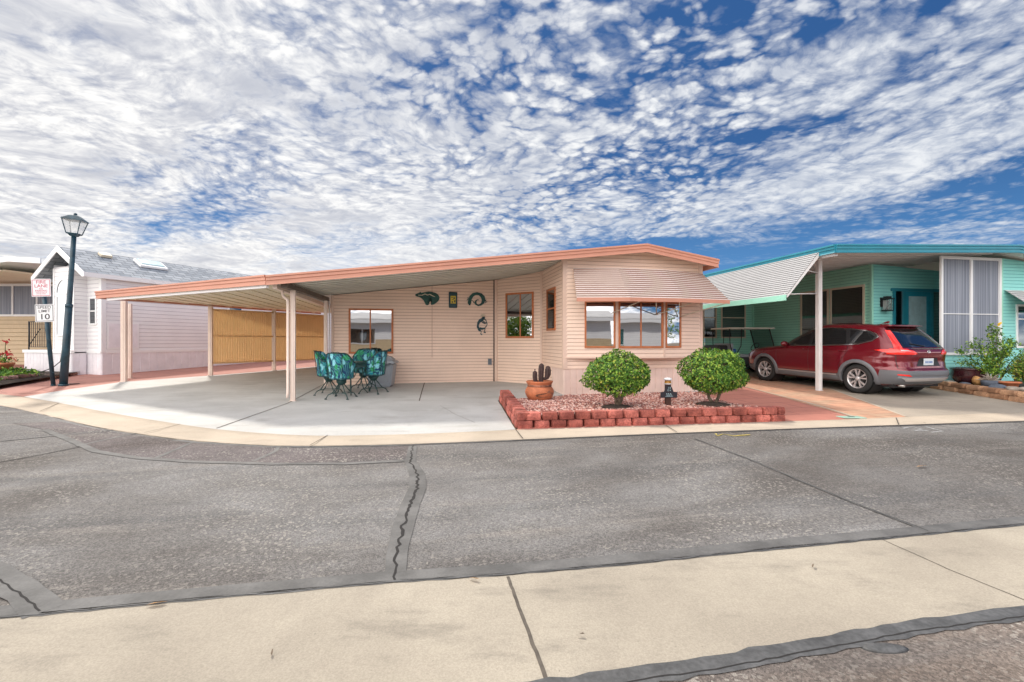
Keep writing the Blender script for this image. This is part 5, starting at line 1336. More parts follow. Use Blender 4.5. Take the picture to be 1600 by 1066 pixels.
yl = thing('broken_pot', 'small tilted orange and yellow pot shard beside the plum pot', 'pot', onbed(10.82, 11.0)); bm = NB(); lathe(bm, [(.05, 0), (.10, .05), (.12, .13), (.10, .13)], 16, 0, 0)
for v in bm.verts: v.co = Matrix.Rotation(R(50), 4, 'Y') @ v.co + Vector((0, 0, .07))
obj('body', bm, 'dry_leaf', yl)
bm = NB(); tube(bm, [(0, 0, 0), (.03, 0, .25), (.06, 0, .42)], [.035, .03, .022], 7); o = obj('driftwood', bm, 'bark'); o.location = onbed(11.5, 10.75); tag(o, 'short upright dark branch stub behind the orange bowl', 'branch')
rocks = [(10.66, 11.45, .10, 'stone', 'small pale stone nearest the SUV bumper, on the tan edging'), (10.78, 10.45, .15, 'stone_slate', 'flat slate grey rock in front of the small dark pot'), (10.86, 10.2, .12, 'stone', 'rounded tan stone left of the long flat stone'), (11.0, 9.98, .16, 'stone', 'long pale flat stone below the orange bowl'), (10.98, 9.72, .12, 'stone', 'round pinkish stone second from the right on the edging'), (11.05, 9.45, .17, 'stone_slate', 'dark blue grey slab rock at the right edge'), (10.74, 11.15, .09, 'stone_slate', 'small dark rock at the foot of the plum pot')]
for k, (x, y, s, m_, lb) in enumerate(rocks):
    bm = NB(); bmesh.ops.create_icosphere(bm, subdivisions=2, radius=1); rr = random.Random(k)
    for v in bm.verts: v.co = Vector((v.co.x*s*1.25, v.co.y*s, v.co.z*s*.5))*(1+rr.uniform(-.1, .1))
    o = obj('rock', bm, m_, smooth=True); o.location = (x, y, h(y)+.19+s*.2); o.rotation_euler = (0, 0, rr.uniform(0, 3)); tag(o, lb, 'rock', 'rocks on the bed edging')
# debris on the road
for k, (px_, py_, s, rz0, lb) in enumerate(((245, 948, .048, .3, 'long pale dry leaf at the left edge of the concrete gutter'), (741, 909, .036, -.4, 'curled orange dry leaf lying by the middle of the gutter edge'), (1440, 731, .07, .2, 'orange dry leaf on the asphalt at the right'), (1270, 889, .022, 1, 'tiny dark dry leaf on the concrete gutter'), (907, 997, .02, 0, 'tiny dark dry leaf on the gutter near the left joint'), (425, 1026, .02, 2, 'tiny dark dry leaf at the lower left of the gutter'))):
    x, y = G(px_, py_); bm = NB()
    a = [bm.verts.new(q) for q in ((-s, 0, .004), (-s*.3, -s*.22, .012), (s*.5, -s*.18, .016), (s, .02*s, .008), (s*.5, s*.2, .004), (-s*.3, s*.24, .006))]; bm.faces.new(a)
    o = obj('dry_leaf', bm, 'dry_leaf' if k < 3 else 'bark'); o.location = (x, y, h(y)+.012); o.rotation_euler = (0, 0, rz0); tag(o, lb, 'leaf', 'dry leaves on the road')
md = NB(); lathe(md, [(.13, -.002), (.10, .010), (.05, .016), (0, .018)], 18)
for v in md.verts: v.co.x *= 1.6; v.co.y *= .6
o = obj('tar_blob', md, 'sealer_dark'); x, y = G(1382, 1014); o.location = (x, y, .004); tag(o, 'small raised tar lump on the near asphalt', 'tar lump')
for s_ in (o,): s_.scale = (.5, .5, .5)
# ------------------------------------------------------------------ flat metal wall ornaments on the carport wall
F1W = Fr(HW(*P0), HW(*P1))
def cutout(name, label, cat, s0, z0, w_, h_, polys, m, holes=(), hm='pink', d=.022):
    """polys in 0..1 box, y up"""
    c = F1W.p(s0+w_/2, d, 0); root_loc = (c[0], c[1], z0+h_/2)
    bm = NB()
    for pl in polys:
        if pl[0] == 'rib':
            pl = pl[1]; n_ = len(pl)//2; L_, R2 = pl[:n_], pl[n_:][::-1]
            for i in range(n_-1):
                quad = [L_[i], L_[i+1], R2[i+1], R2[i]]
                a = [bm.verts.new(((x-.5)*w_, -.008, (y-.5)*h_)) for x, y in quad]; b = [bm.verts.new((v.co.x, .0, v.co.z)) for v in a]
                bm.faces.new(a); bm.faces.new(b[::-1])
                for j in (0, 2): bm.faces.new((a[j], b[j], b[(j+1) % 4], a[(j+1) % 4]))
            continue
        a = [bm.verts.new(((x-.5)*w_, -.008, (y-.5)*h_)) for x, y in pl]; b = [bm.verts.new((v.co.x, .0, v.co.z)) for v in a]
        f1 = bm.faces.new(a); f2 = bm.faces.new(b[::-1])
        for i in range(len(a)): bm.faces.new((a[i], b[i], b[(i+1) % len(a)], a[(i+1) % len(a)]))
        bmesh.ops.triangulate(bm, faces=[f1, f2])
    bmesh.ops.recalc_face_normals(bm, faces=bm.faces[:])
    o = obj(name, bm, m); o.location = root_loc; o.rotation_euler = (0, 0, HU); tag(o, label, cat, None)
    return o, w_, h_
def ribbon(pts, ws):
    L, R_ = [], []
    for i, (x, y) in enumerate(pts):
        a = pts[max(0, i-1)]; b = pts[min(len(pts)-1, i+1)]; dx, dy = b[0]-a[0], b[1]-a[1]; l = math.hypot(dx, dy); w_ = ws[i] if isinstance(ws, list) else ws
        L.append((x-dy/l*w_/2, y+dx/l*w_/2)); R_.append((x+dy/l*w_/2, y-dx/l*w_/2))
    return ('rib', L+R_[::-1])
bear = [(0, .70), (.02, .80), (.10, .86), (.17, .90), (.20, .98), (.25, .90), (.33, .93), (.45, .97), (.55, 1.0), (.70, .98), (.85, .90), (.95, .76), (1.0, .58), (.98, .40), (.90, .24), (.78, .08), (.66, .03), (.64, .12), (.68, .25), (.71, .38), (.69, .49), (.62, .56), (.54, .50), (.52, .35), (.54, .2), (.56, .06), (.50, 0), (.43, .04), (.40, .18), (.34, .36), (.26, .50), (.16, .60), (.06, .63)]
o, w_, h_ = cutout('bear_ornament', 'dark green metal bear silhouette with a pale heartline, left ornament on the wall', 'wall art', 2.17, 2.33, .66, .38, [bear], 'dk_green')
bm = NB(); pl = ribbon([(.12, .72), (.28, .72), (.40, .82), (.50, .74), (.60, .80), (.70, .70), (.82, .62)], [.03, .05, .05, .05, .05, .05, .02])
f = bm.faces.new([bm.verts.new(((x-.5)*w_, -.0115, (y-.5)*h_)) for x, y in pl[1]]); bmesh.ops.triangulate(bm, faces=[f]); obj('heartline', bm, 'cream_frame', o)
pq = thing('wall_plaque', 'upright dark plaque with a yellow centre picture between the bear and the lizard', 'wall art', (*F1W.p(3.20, .014, 0)[:2], 2.49), HU)
bm = NB(); box(bm, -.115, .115, -.03, 0, -.22, .22, bev=.02); obj('board', bm, 'dk_teal', pq)
bm = NB(); box(bm, -.068, .072, -.036, -.0302, -.10, .11); yb = obj('picture', bm, 'yellow', pq)
bm = NB(); 
for x, z, a, b in ((-.03, .07, .02, .012), (.03, .05, .022, .02), (-.02, -.06, .018, .02), (.045, -.04, .016, .03), (0, .01, .03, .006)): box(bm, x-a, x+a, -.0385, -.0362, z-b, z+b)
obj('figures', bm, 'dk_teal', yb)
body = ribbon([(.14, .05), (.13, .22), (.15, .45), (.22, .70), (.34, .87), (.50, .92), (.66, .87), (.78, .68), (.82, .45), (.78, .24), (.68, .10), (.56, .05), (.46, .12), (.42, .26), (.45, .40), (.52, .47), (.60, .44)], [.06, .17, .16, .18, .20, .21, .21, .20, .18, .15, .12, .11, .10, .09, .07, .06, .04])
limbs = [ribbon([(.16, .50), (.06, .52), (.03, .42), (0, .44)], .04), ribbon([(.07, .52), (.05, .62), (.10, .66)], .03), ribbon([(.2, .42), (.30, .38), (.34, .26), (.38, .2)], .035), ribbon([(.82, .38), (.92, .40), (.94, .30), (1.0, .32)], .04), ribbon([(.90, .40), (.95, .48)], .03), ribbon([(.93, .32), (.90, .22)], .03)]
cutout('lizard_ornament', 'dark green curled lizard ornament, right of the plaque', 'wall art', 3.58, 2.33, .58, .38, [body]+limbs, 'dk_green')
kk = [ribbon([(.66, .80), (.50, .70), (.28, .64), (.14, .52), (.10, .38), (.20, .26), (.36, .20)], [.20, .16, .18, .20, .20, .18, .14]),
      [(.52, .83), (.50, .76), (.58, .71), (.72, .72), (.80, .78), (.76, .84), (.64, .87)],
      ribbon([(.30, .30), (.50, .27), (.76, .30), (.82, .27)], [.10, .10, .06, .05]), ribbon([(.80, .29), (.72, .14), (.66, .11), (.86, .10)], .055), ribbon([(.34, .22), (.44, .12), (.34, .04), (.52, .0)], .06),
      ribbon([(.70, .74), (.90, .66), (1.0, .50), (.92, .40), (.78, .33)], .05), ribbon([(.42, .66), (.56, .56), (.74, .53), (.94, .55)], .05), ribbon([(.52, .68), (.66, .60), (.80, .58)], .04)]
o, w_, h_ = cutout('flute_player_ornament', 'dark bent metal flute player ornament with a headdress, below the lizard', 'wall art', 3.86, 1.53, .30, .60, kk, 'dk_teal')
bm = NB()
for a in np.linspace(-1.2, .9, 7):
    tube(bm, [((.62-.5)*w_, -.004, (.83-.5)*h_), ((.62-.5)*w_+.085*math.sin(a), -.004, (.83-.5)*h_+.085*math.cos(a))], [.004, .011], 5)
obj('headdress', bm, 'cream_frame', o)
# ------------------------------------------------------------------ patio set
def patio_chair(name, label, loc, rz0):
    c = thing(name, label, 'patio chair', loc, rz0, 'patio chairs around the round table')
    n = 22; rows_ = []
    def topz(a): return .97 if abs(a) < .75 else .97-.22*min(1, (abs(a)-.75)/.7)
    bm = NB(); NR = 6
    inn, out = [], []
    for i in range(n+1):
        a = -1.75+3.5*i/n; ra, rb_ = [], []
        for j in range(NR+1):
            t = j/NR; z = .44+(topz(a)-.44)*t; r = .235+.065*t+.012*math.sin(t*PI*3)*.5; th = .035*math.sin(PI*(.15+.7*t))+.008
            x = math.sin(a); y = -math.cos(a)
            ra.append(bm.verts.new((x*r*1.0, y*r, z))); rb_.append(bm.verts.new((x*(r-th*1.6), y*(r-th*1.6), z)))
        out.append(ra); inn.append(rb_)
    for i in range(n):
        for j in range(NR):
            for L_ in (out, inn):
                f = bm.faces.new((L_[i][j], L_[i+1][j], L_[i+1][j+1], L_[i][j+1])); f.smooth = True
        bm.faces.new((out[i][NR], out[i+1][NR], inn[i+1][NR], inn[i][NR])); bm.faces.new((out[i][0], inn[i][0], inn[i+1][0], out[i+1][0]))
    for e in (0, n):
        for j in range(NR): bm.faces.new((out[e][j], out[e][j+1], inn[e][j+1], inn[e][j]))
    bmesh.ops.recalc_face_normals(bm, faces=bm.faces[:])
    obj('back_cushion', bm, 'cushion', c)
    bm = NB(); lathe(bm, [(0, .405), (.20, .405), (.245, .43), (.25, .47), (.22, .51), (0, .52)], 24, caps=False); obj('seat_cushion', bm, 'cushion', c)
    bm = NB()
    arc_ = lambda r, zf, a0=-1.8, a1=1.8, m=16: [(math.sin(a)*r, -math.cos(a)*r, zf(a)) for a in np.linspace(a0, a1, m)]
    tube(bm, arc_(.312, lambda a: topz(a)+.005), .010, 6); tube(bm, arc_(.245, lambda a: .43), .010, 6)
    for a in (-1.8, -1.1, -.45, .45, 1.1, 1.8):
        tube(bm, [(math.sin(a)*.245, -math.cos(a)*.245, .43), (math.sin(a)*.275, -math.cos(a)*.275, .62), (math.sin(a)*.312, -math.cos(a)*.312, topz(a))], .007, 5)
    for s in (-1, 1): tube(bm, [(s*.30, .07, .75), (s*.33, .10, .72), (s*.31, .12, .60), (s*.22, .14, .44)], .010, 6)
    tube(bm, [(-.1, -.30, .98), (-.06, -.32, 1.0), (0, -.31, .985), (.06, -.32, 1.0), (.1, -.30, .98)], .007, 5)
    obj('frame', bm, 'green_black', c)
    bm = NB(); lathe(bm, [(.03, .28), (.07, .30), (.10, .35), (.11, .40)], 14)
    for s in (-1, 1): tube(bm, [(s*.06, -.1, .38), (s*.10, 0, .33), (s*.06, .1, .38)], .010, 5)
    obj('swivel_base', bm, 'green_black', c)
    for k in range(4):
        a = PI/4+k*PI/2; cx_, sx2 = math.cos(a), math.sin(a); bm = NB()
        tube(bm, [(cx_*.04, sx2*.04, .32), (cx_*.12, sx2*.12, .22), (cx_*.20, sx2*.20, .12), (cx_*.28, sx2*.28, .09), (cx_*.33, sx2*.33, .02)], [.013, .012, .012, .011, .010], 6)
        lathe(bm, [(.028, 0), (.028, .012), (.01, .02)], 10, cx_*.335, sx2*.335)
        b_ = a+PI/2; tube(bm, [(cx_*.21, sx2*.21, .115), (math.cos(b_)*.21, math.sin(b_)*.21, .115)], .006, 5)
        obj('leg', bm, 'green_black', c)
    return c
def gp(x, y): return (x, y, h(y)+.024)
T_c = (-3.72, 10.85)
patio_chair('patio_chair', 'blue green leaf print swivel chair seen from behind, nearest the camera', gp(-3.68, 10.15), R(-4))
patio_chair('patio_chair', 'blue green leaf print swivel chair on the left, nearest the carport post', gp(-4.17, 10.72), R(-88))
patio_chair('patio_chair', 'blue green leaf print swivel chair on the right, in front of the grey bin', gp(-3.22, 10.95), R(78))
patio_chair('patio_chair', 'blue green leaf print swivel chair on the far side, under the wide window', gp(-3.66, 11.6), R(176))
tb = thing('patio_table', 'round dark wrought iron patio table in the middle of the four chairs', 'table', gp(*T_c), R(20))
bm = NB(); lathe(bm, [(0, .70), (.46, .70), (.475, .71), (.475, .725), (.46, .735), (0, .735)], 36, caps=False); obj('tabletop', bm, 'green_black', tb)
bm = NB(); lathe(bm, [(.46, .62), (.465, .70), (.455, .70), (.45, .62)], 36, caps=False); obj('apron', bm, 'green_black', tb)
for k in range(4):
    a = k*PI/2; cx_, sx2 = math.cos(a), math.sin(a); bm = NB()
    tube(bm, [(cx_*.40, sx2*.40, .70), (cx_*.30, sx2*.30, .5), (cx_*.22, sx2*.22, .33), (cx_*.28, sx2*.28, .12), (cx_*.38, sx2*.38, .0)], .013, 6); obj('leg', bm, 'green_black', tb)
# grey wheeled bin
bn_ = thing('storage_bin', 'grey plastic lidded bin standing against the pink wall behind the chairs', 'bin', gp(-3.38, 12.2), HU-R(8))
def frus(bm, x, y, z, x2, y2, z2, bev=.03):
    a = [bm.verts.new((s*x, t*y, z)) for s, t in ((-1, -1), (1, -1), (1, 1), (-1, 1))]; b = [bm.verts.new((s*x2, t*y2, z2)) for s, t in ((-1, -1), (1, -1), (1, 1), (-1, 1))]
    fs = [bm.faces.new(a[::-1]), bm.faces.new(b)]+[bm.faces.new((a[i], a[(i+1) % 4], b[(i+1) % 4], b[i])) for i in range(4)]
    bmesh.ops.bevel(bm, geom=list({e for f in fs for e in f.edges}), offset=bev, segments=3, affect='EDGES')
bm = NB(); frus(bm, .28, .24, 0, .34, .29, .60, .035); obj('body', bm, 'grey_plastic', bn_)
bm = NB(); box(bm, -.21, .21, -.285, -.262, .12, .45, bev=.01); obj('front_panel', bm, 'grey_plastic', bn_)
bm = NB(); frus(bm, .39, .33, .595, .37, .31, .66, .02); frus(bm, .36, .30, .655, .20, .16, .80, .05); obj('lid', bm, 'grey_plastic', bn_)
bm = NB(); tube(bm, [(-.3, -.34, .60), (-.15, -.37, .56), (.15, -.37, .56), (.3, -.34, .60)], .018, 8); obj('handle', bm, 'grey_plastic_d', bn_)
# ------------------------------------------------------------------ SUV, built from plan-view slices
def interp(tab, z):
    if z <= tab[0][0]: return tab[0][1]
    for (z0, a0), (z1, a1) in zip(tab, tab[1:]):
        if z <= z1: return a0+(a1-a0)*(z-z0)/(z1-z0)
    return tab[-1][1]
XR = [(.24, -2.05), (.30, -2.16), (.40, -2.26), (.50, -2.30), (.60, -2.29), (.66, -2.24), (.80, -2.215), (.92, -2.23), (1.0, -2.235), (1.06, -2.20), (1.10, -2.15), (1.20, -2.06), (1.30, -1.97), (1.40, -1.88), (1.50, -1.78), (1.57, -1.70), (1.61, -1.62), (1.645, -1.40), (1.665, -.95), (1.68, -.5)]
XF = [(.24, 2.02), (.32, 2.16), (.45, 2.24), (.60, 2.25), (.74, 2.22), (.84, 2.14), (.90, 2.02), (.95, 1.84), (1.0, 1.50), (1.04, 1.15), (1.07, .98), (1.14, .84), (1.22, .71), (1.32, .54), (1.42, .36), (1.52, .16), (1.58, 0.02), (1.62, -.10), (1.65, -.24), (1.67, -.38), (1.68, -.48)]
WW_ = [(.24, .84), (.32, .885), (.45, .905), (.60, .918), (.75, .926), (.88, .918), (.97, .900), (1.03, .880), (1.08, .858), (1.20, .810), (1.35, .748), (1.48, .690), (1.56, .650), (1.61, .605), (1.64, .54), (1.665, .38), (1.68, .10)]
def NE(z): return 5.5 if z < .95 else (5.5+(z-.95)*4 if z < 1.2 else 6.5)
def sl(z):
    xf, xr = interp(XF, z), interp(XR, z); return (xf+xr)/2, (xf-xr)/2, interp(WW_, z), NE(z)
def side(y, z, off=0, sg=-1):
    yc, a, w_, n = sl(z); t = min(.9999, abs((y-yc)/a)); 
    flare = .014*(math.exp(-((y-1.33)/.42)**2)+math.exp(-((y+1.33)/.45)**2))*(1 if z < .9 else max(0, 1-(z-.9)*6))
    return ((w_*(1-t**n)**(1/n)+flare+off)*sg, y, z)
def rear(x, z, off=0):
    yc, a, w_, n = sl(z); t = min(.9999, abs(x)/w_); return (x, yc-a*(1-t**n)**(1/n)-off, z)
def front(x, z, off=0):
    yc, a, w_, n = sl(z); t = min(.9999, abs(x)/w_); return (x, yc+a*(1-t**n)**(1/n)+off, z)
suv = thing('suv', 'dark red SUV seen from its rear left corner, parked under the teal carport', 'car', (8.46, 12.44, h(12.44)+.018), math.atan2(.288, .958)); suv.rotation_euler = (R(1.55), 0, suv.rotation_euler[2]); suv.scale = (1, 1, .975)
zs_ = list(np.concatenate([np.arange(.24, 1.0, .028), np.arange(1.0, 1.6, .022), np.arange(1.6, 1.682, .0075)]))
NSEG = 150
def superpt(z, k):
    yc, a, w_, n = sl(z); t = 2*PI*k/NSEG; c, s = math.cos(t), math.sin(t)
    return (math.copysign(abs(c)**(2/n), c)*w_, yc+math.copysign(abs(s)**(2/n), s)*a, z)
V, Fc = [], []
for z in zs_:
    for k in range(NSEG):
        p = superpt(z, k); fl = .014*(math.exp(-((p[1]-1.33)/.42)**2)+math.exp(-((p[1]+1.33)/.45)**2))*(1 if z < .9 else max(0, 1-(z-.9)*6))
        sgn = 1 if p[0] > 0 else -1; V.append((p[0]+(sgn*fl if abs(p[0]) > sl(z)[2]*.8 else 0), p[1], z))
ARCH = .385; WR = .345
for i in range(len(zs_)-1):
    for k in range(NSEG):
        q = (i*NSEG+k, i*NSEG+(k+1) % NSEG, (i+1)*NSEG+(k+1) % NSEG, (i+1)*NSEG+k)
        c = np.mean([V[j] for j in q], axis=0)
        if abs(c[0]) > .5 and min(math.hypot(c[1]-1.33, c[2]-WR), math.hypot(c[1]+1.33, c[2]-WR)) < ARCH+.02: continue
        Fc.append(q)
top0 = (len(zs_)-1)*NSEG; Fc.append(tuple(range(top0, top0+NSEG)))
Fc.append(tuple(range(NSEG-1, -1, -1)))
obj('body', (V, Fc), 'car_paint', suv, smooth=True)
def drape(poly, fn, off, name, m, par=suv, step=.05, thick=0.0, smooth=True):
    """poly in (a,z): a = y on the side, x on the rear"""
    bm = NB(); bm.faces.new([bm.verts.new((a, z, 0)) for a, z in poly]); bmesh.ops.triangulate(bm, faces=bm.faces[:])
    a0, a1 = min(p[0] for p in poly), max(p[0] for p in poly); z0, z1 = min(p[1] for p in poly), max(p[1] for p in poly)
    for c in np.arange(a0+step, a1, step): bmesh.ops.bisect_plane(bm, geom=bm.verts[:]+bm.edges[:]+bm.faces[:], plane_co=(c, 0, 0), plane_no=(1, 0, 0))
    for c in np.arange(z0+step*.8, z1, step*.8): bmesh.ops.bisect_plane(bm, geom=bm.verts[:]+bm.edges[:]+bm.faces[:], plane_co=(0, c, 0), plane_no=(0, 1, 0))
    for v in bm.verts: v.co = Vector(fn(v.co.x, v.co.y, off))
    if thick: 
        r = bmesh.ops.extrude_face_region(bm, geom=bm.faces[:])
        vs = [e for e in r['geom'] if isinstance(e, bmesh.types.BMVert)]
        for v in vs:
            d_ = Vector(fn(0, 0.7, 0)); 
            if fn is rear: v.co.y += thick
            else: v.co.x -= math.copysign(thick, v.co.x)
    bmesh.ops.recalc_face_normals(bm, faces=bm.faces[:])
    for f in bm.faces: f.smooth = smooth
    return obj(name, bm, m, par) if name else bm
def dline(pts, fn, w_, off, step=.04):
    """thin draped ribbon"""
    P = []
    for a, b in zip(pts, pts[1:]):
        n = max(1, int(math.dist(a, b)/step)); P += [(a[0]+(b[0]-a[0])*i/n, a[1]+(b[1]-a[1])*i/n) for i in range(n)]
    P.append(pts[-1]); bm = NB(); L = []
    for i, p in enumerate(P):
        a = P[max(0, i-1)]; b = P[min(len(P)-1, i+1)]; dx, dy = b[0]-a[0], b[1]-a[1]; l = math.hypot(dx, dy) or 1
        L.append((bm.verts.new(fn(p[0]-dy/l*w_/2, p[1]+dx/l*w_/2, off)), bm.verts.new(fn(p[0]+dy/l*w_/2, p[1]-dx/l*w_/2, off))))
    for a, b in zip(L, L[1:]): bm.faces.new((a[0], a[1], b[1], b[0]))
    return bm
def join(*bms):
    r = bms[0]
    for b in bms[1:]: merge(r, b)
    return r
def smooth_poly(pl, it=2):
    for _ in range(it):
        q = []
        for a, b in zip(pl, pl[1:]+pl[:1]): q += [(a[0]*.75+b[0]*.25, a[1]*.75+b[1]*.25), (a[0]*.25+b[0]*.75, a[1]*.25+b[1]*.75)]
        pl = q
    return pl
for sg in (-1, 1):
    S = lambda y, z, off, sg=sg: side(y, z, off, sg)
    dlo = [(.93, 1.065), (.5, 1.33), (.22, 1.46), (-.05, 1.525), (-.5, 1.545), (-1.0, 1.525), (-1.45, 1.47), (-1.66, 1.36), (-1.60, 1.26), (-1.30, 1.17), (-.9, 1.135), (-.3, 1.10), (.4, 1.075)]
    drape(dlo, S, .003, 'window_band', 'black', step=.06)
    def clip(pl, y0, y1):
        out = []
        for (a, b) in zip(pl, pl[1:]+pl[:1]):
            for lim, keep in (): pass
        return out
    gf_ = [(.82, 1.095), (.46, 1.325), (.20, 1.44), (.02, 1.49), (-.02, 1.115), (.4, 1.095)]
    gm_ = [(-.10, 1.125), (-.07, 1.505), (-.5, 1.52), (-.88, 1.505), (-1.0, 1.165), (-.6, 1.135)]
    gr_ = [(-1.10, 1.175), (-.99, 1.495), (-1.25, 1.475), (-1.43, 1.44), (-1.60, 1.345), (-1.56, 1.275), (-1.32, 1.205)]
    for g in (gf_, gm_, gr_): drape(g, S, .006, 'side_window', 'car_glass', step=.06)
    tr = join(dline([(.90, 1.06), (.4, 1.07), (-.3, 1.095), (-.9, 1.13), (-1.30, 1.165), (-1.58, 1.25), (-1.67, 1.35), (-1.60, 1.415), (-1.45, 1.475), (-1.0, 1.53), (-.5, 1.55), (-.05, 1.53), (.22, 1.465), (.5, 1.335), (.92, 1.07)], S, .022, .009))
    obj('window_trim', tr, 'chrome', suv)
    # door seams and sill line
    sm = join(dline([(.86, 1.04), (.93, .9), (.90, .55), (.80, .42)], S, .008, .002), dline([(-.06, 1.10), (-.08, .42)], S, .008, .002), dline([(-1.06, 1.16), (-1.08, .98), (-.98, .80), (-.90, .62), (-.88, .42)], S, .008, .002), dline([(.80, .42), (-.88, .42)], S, .006, .002))
    obj('door_seam', sm, 'black', suv)
    for y in (.10, -.88):
        bm = NB(); p0 = Vector(S(y, .985, .022)); p1 = Vector(S(y-.17, .99, .022)); tube(bm, [Vector(S(y+.01, .985, -.01)), p0, (p0+p1)/2+Vector((sg*.008, 0, 0)), p1, Vector(S(y-.18, .99, -.01))], .011, 8); obj('door_handle', bm, 'car_paint', suv)
    # cladding: arches, sill
    for cy in (1.33, -1.33):
        bm = NB(); n = 30; a0, a1 = R(-20), R(200); Lr = []
        for i in range(n+1):
            a = a0+(a1-a0)*i/n; r_ = []
            for rr, off in ((.375, -.10), (.375, .018), (.385, .024), (.455, .020), (.462, .000)):
                y = cy+rr*math.cos(a); z = max(.245, WR+rr*math.sin(a)); r_.append(bm.verts.new(S(y, z, off)))
            Lr.append(r_)
        for p, q in zip(Lr, Lr[1:]):
            for j in range(4):
                f = bm.faces.new((p[j], p[j+1], q[j+1], q[j])); f.smooth = j not in (0,)
        bmesh.ops.recalc_face_normals(bm, faces=bm.faces[:]); obj('arch_cladding', bm, 'cladding', suv)
        bm = NB(); lathe(bm, [(.375, sg*.50), (.375, sg*.86)], 28, cy, WR, axis='x', caps=False); 
        # inner disc
        lathe(bm, [(.375, sg*.50), (.01, sg*.50)], 28, cy, WR, axis='x', caps=False); obj('wheel_well', bm, 'black', suv)
    drape([(.90, .25), (.90, .33), (.86, .405), (-.86, .415), (-.92, .33), (-.92, .25)], S, .014, 'sill_cladding', 'cladding', thick=.02)
    drape([(.84, .375), (.84, .40), (-.84, .408), (-.84, .383)], S, .019, 'sill_strip', 'silver', step=.1)
    drape([(-1.76, .27), (-1.80, .50), (-1.82, .60), (-2.12, .60), (-2.12, .27)], S, .010, 'bumper_corner', 'cladding', step=.04)
    drape([(1.76, .27), (1.80, .46), (2.05, .46), (2.05, .27)], S, .010, 'bumper_corner', 'cladding', step=.04)
    # rear lamp
    lampm = join(drape([(-1.68, 1.045), (-1.80, 1.06), (-2.02, 1.08), (-2.165, 1.08), (-2.185, .965), (-2.0, .975)], S, .008, None, None, step=.03))
    corner = NB(); cols = []
    for zz in np.linspace(.955, 1.085, 6):
        yc, a, w_, n_ = sl(zz); rowv = []
        for tt_ in np.linspace(0, 1, 9):
            x = w_*(.62+.30*tt_); p = rear(x, zz, .008); q = side(max(-2.19, p[1]), zz, .008, 1); rowv.append(corner.verts.new((x*sg+(.006*sg*tt_), p[1], zz)))
        cols.append(rowv)
    for a_, b_ in zip(cols, cols[1:]):
        for i in range(8): corner.faces.new((a_[i], a_[i+1], b_[i+1], b_[i])).smooth = True
    lampm = join(lampm, corner)
    Rr = lambda x, z, off, sg=sg: rear(x*sg, z, off)
    lampm = join(lampm, drape([(.72, .955), (.73, 1.085), (.62, 1.075), (.44, 1.045), (.36, .975), (.42, .955)], Rr, .008, None, None, step=.03))
    # upper blade on the corner beside the glass
    up = NB(); rowp = None
    for i in range(13):
        t = i/12; zz = 1.08+(1.50-1.08)*t; yc, a, w_, n_ = sl(zz); rw = []
        for u_ in (.74, .80, .845, .875):
            x = w_*u_; p = rear(x, zz, .008); rw.append(up.verts.new((x*sg, p[1], zz)))
        if rowp:
            for j in range(3): up.faces.new((rowp[j], rowp[j+1], rw[j+1], rw[j])).smooth = True
        rowp = rw
    lampm = join(lampm, up); bmesh.ops.recalc_face_normals(lampm, faces=lampm.faces[:]); tl = obj('tail_lamp', lampm, 'tail_red', suv)
    obj('reverse_lens', drape([(.70, 1.035), (.70, 1.065), (.58, 1.06), (.50, 1.03)], Rr, .012, None, None, step=.04), 'tail_clear', tl)
    obj('reflector', drape([(.55, .47), (.80, .50), (.84, .525), (.62, .515)], Rr, .016, None, None, step=.05), 'tail_red', suv)
    # headlight
    obj('headlight', drape([(2.10, .84), (1.80, .93), (1.62, .97), (1.72, .90), (2.0, .80)], S, .008, None, None, step=.05), 'tail_clear', suv)
    # mirror
    bm = NB(); bmesh.ops.create_icosphere(bm, subdivisions=2, radius=1); mp = Vector(S(.66, 1.11, 0))
    for v in bm.verts: v.co = Vector((v.co.x*.115+mp.x+sg*.13, v.co.y*.06+mp.y, v.co.z*.075+mp.z))
    tube(bm, [mp, mp+Vector((sg*.06, 0, -.01))], .025, 8); obj('mirror', bm, 'car_paint', suv, smooth=True)
    # wheels
    for cy in (1.33, -1.33):
        wh_ = thing('wheel', None, None); wh_.parent = suv; del_ = [k for k in ('label', 'category') if k in wh_]
        x0, x1 = sg*.68, sg*.905
        bm = NB(); lathe(bm, [(.215, x0), (.30, x0), (.335, x0+sg*.025), (.345, x0+sg*.06), (.345, x1-sg*.05), (.335, x1-sg*.015), (.30, x1), (.25, x1+sg*.002), (.232, x1-sg*.01), (.225, x1-sg*.03), (.215, x1-sg*.04)], 40, cy, WR, axis='x', caps=False)
        bmesh.ops.recalc_face_normals(bm, faces=bm.faces[:]); obj('tyre', bm, 'rubber', wh_)
        bm = NB(); xr_ = x1-sg*.015
        lathe(bm, [(.232, xr_+sg*.004), (.222, xr_+sg*.004), (.212, xr_-sg*.02), (.205, xr_-sg*.12)], 40, cy, WR, axis='x', caps=False)
        lathe(bm, [(.0, xr_+sg*.0), (.035, xr_), (.05, xr_-sg*.012), (.055, xr_-sg*.05)], 20, cy, WR, axis='x', caps=False)
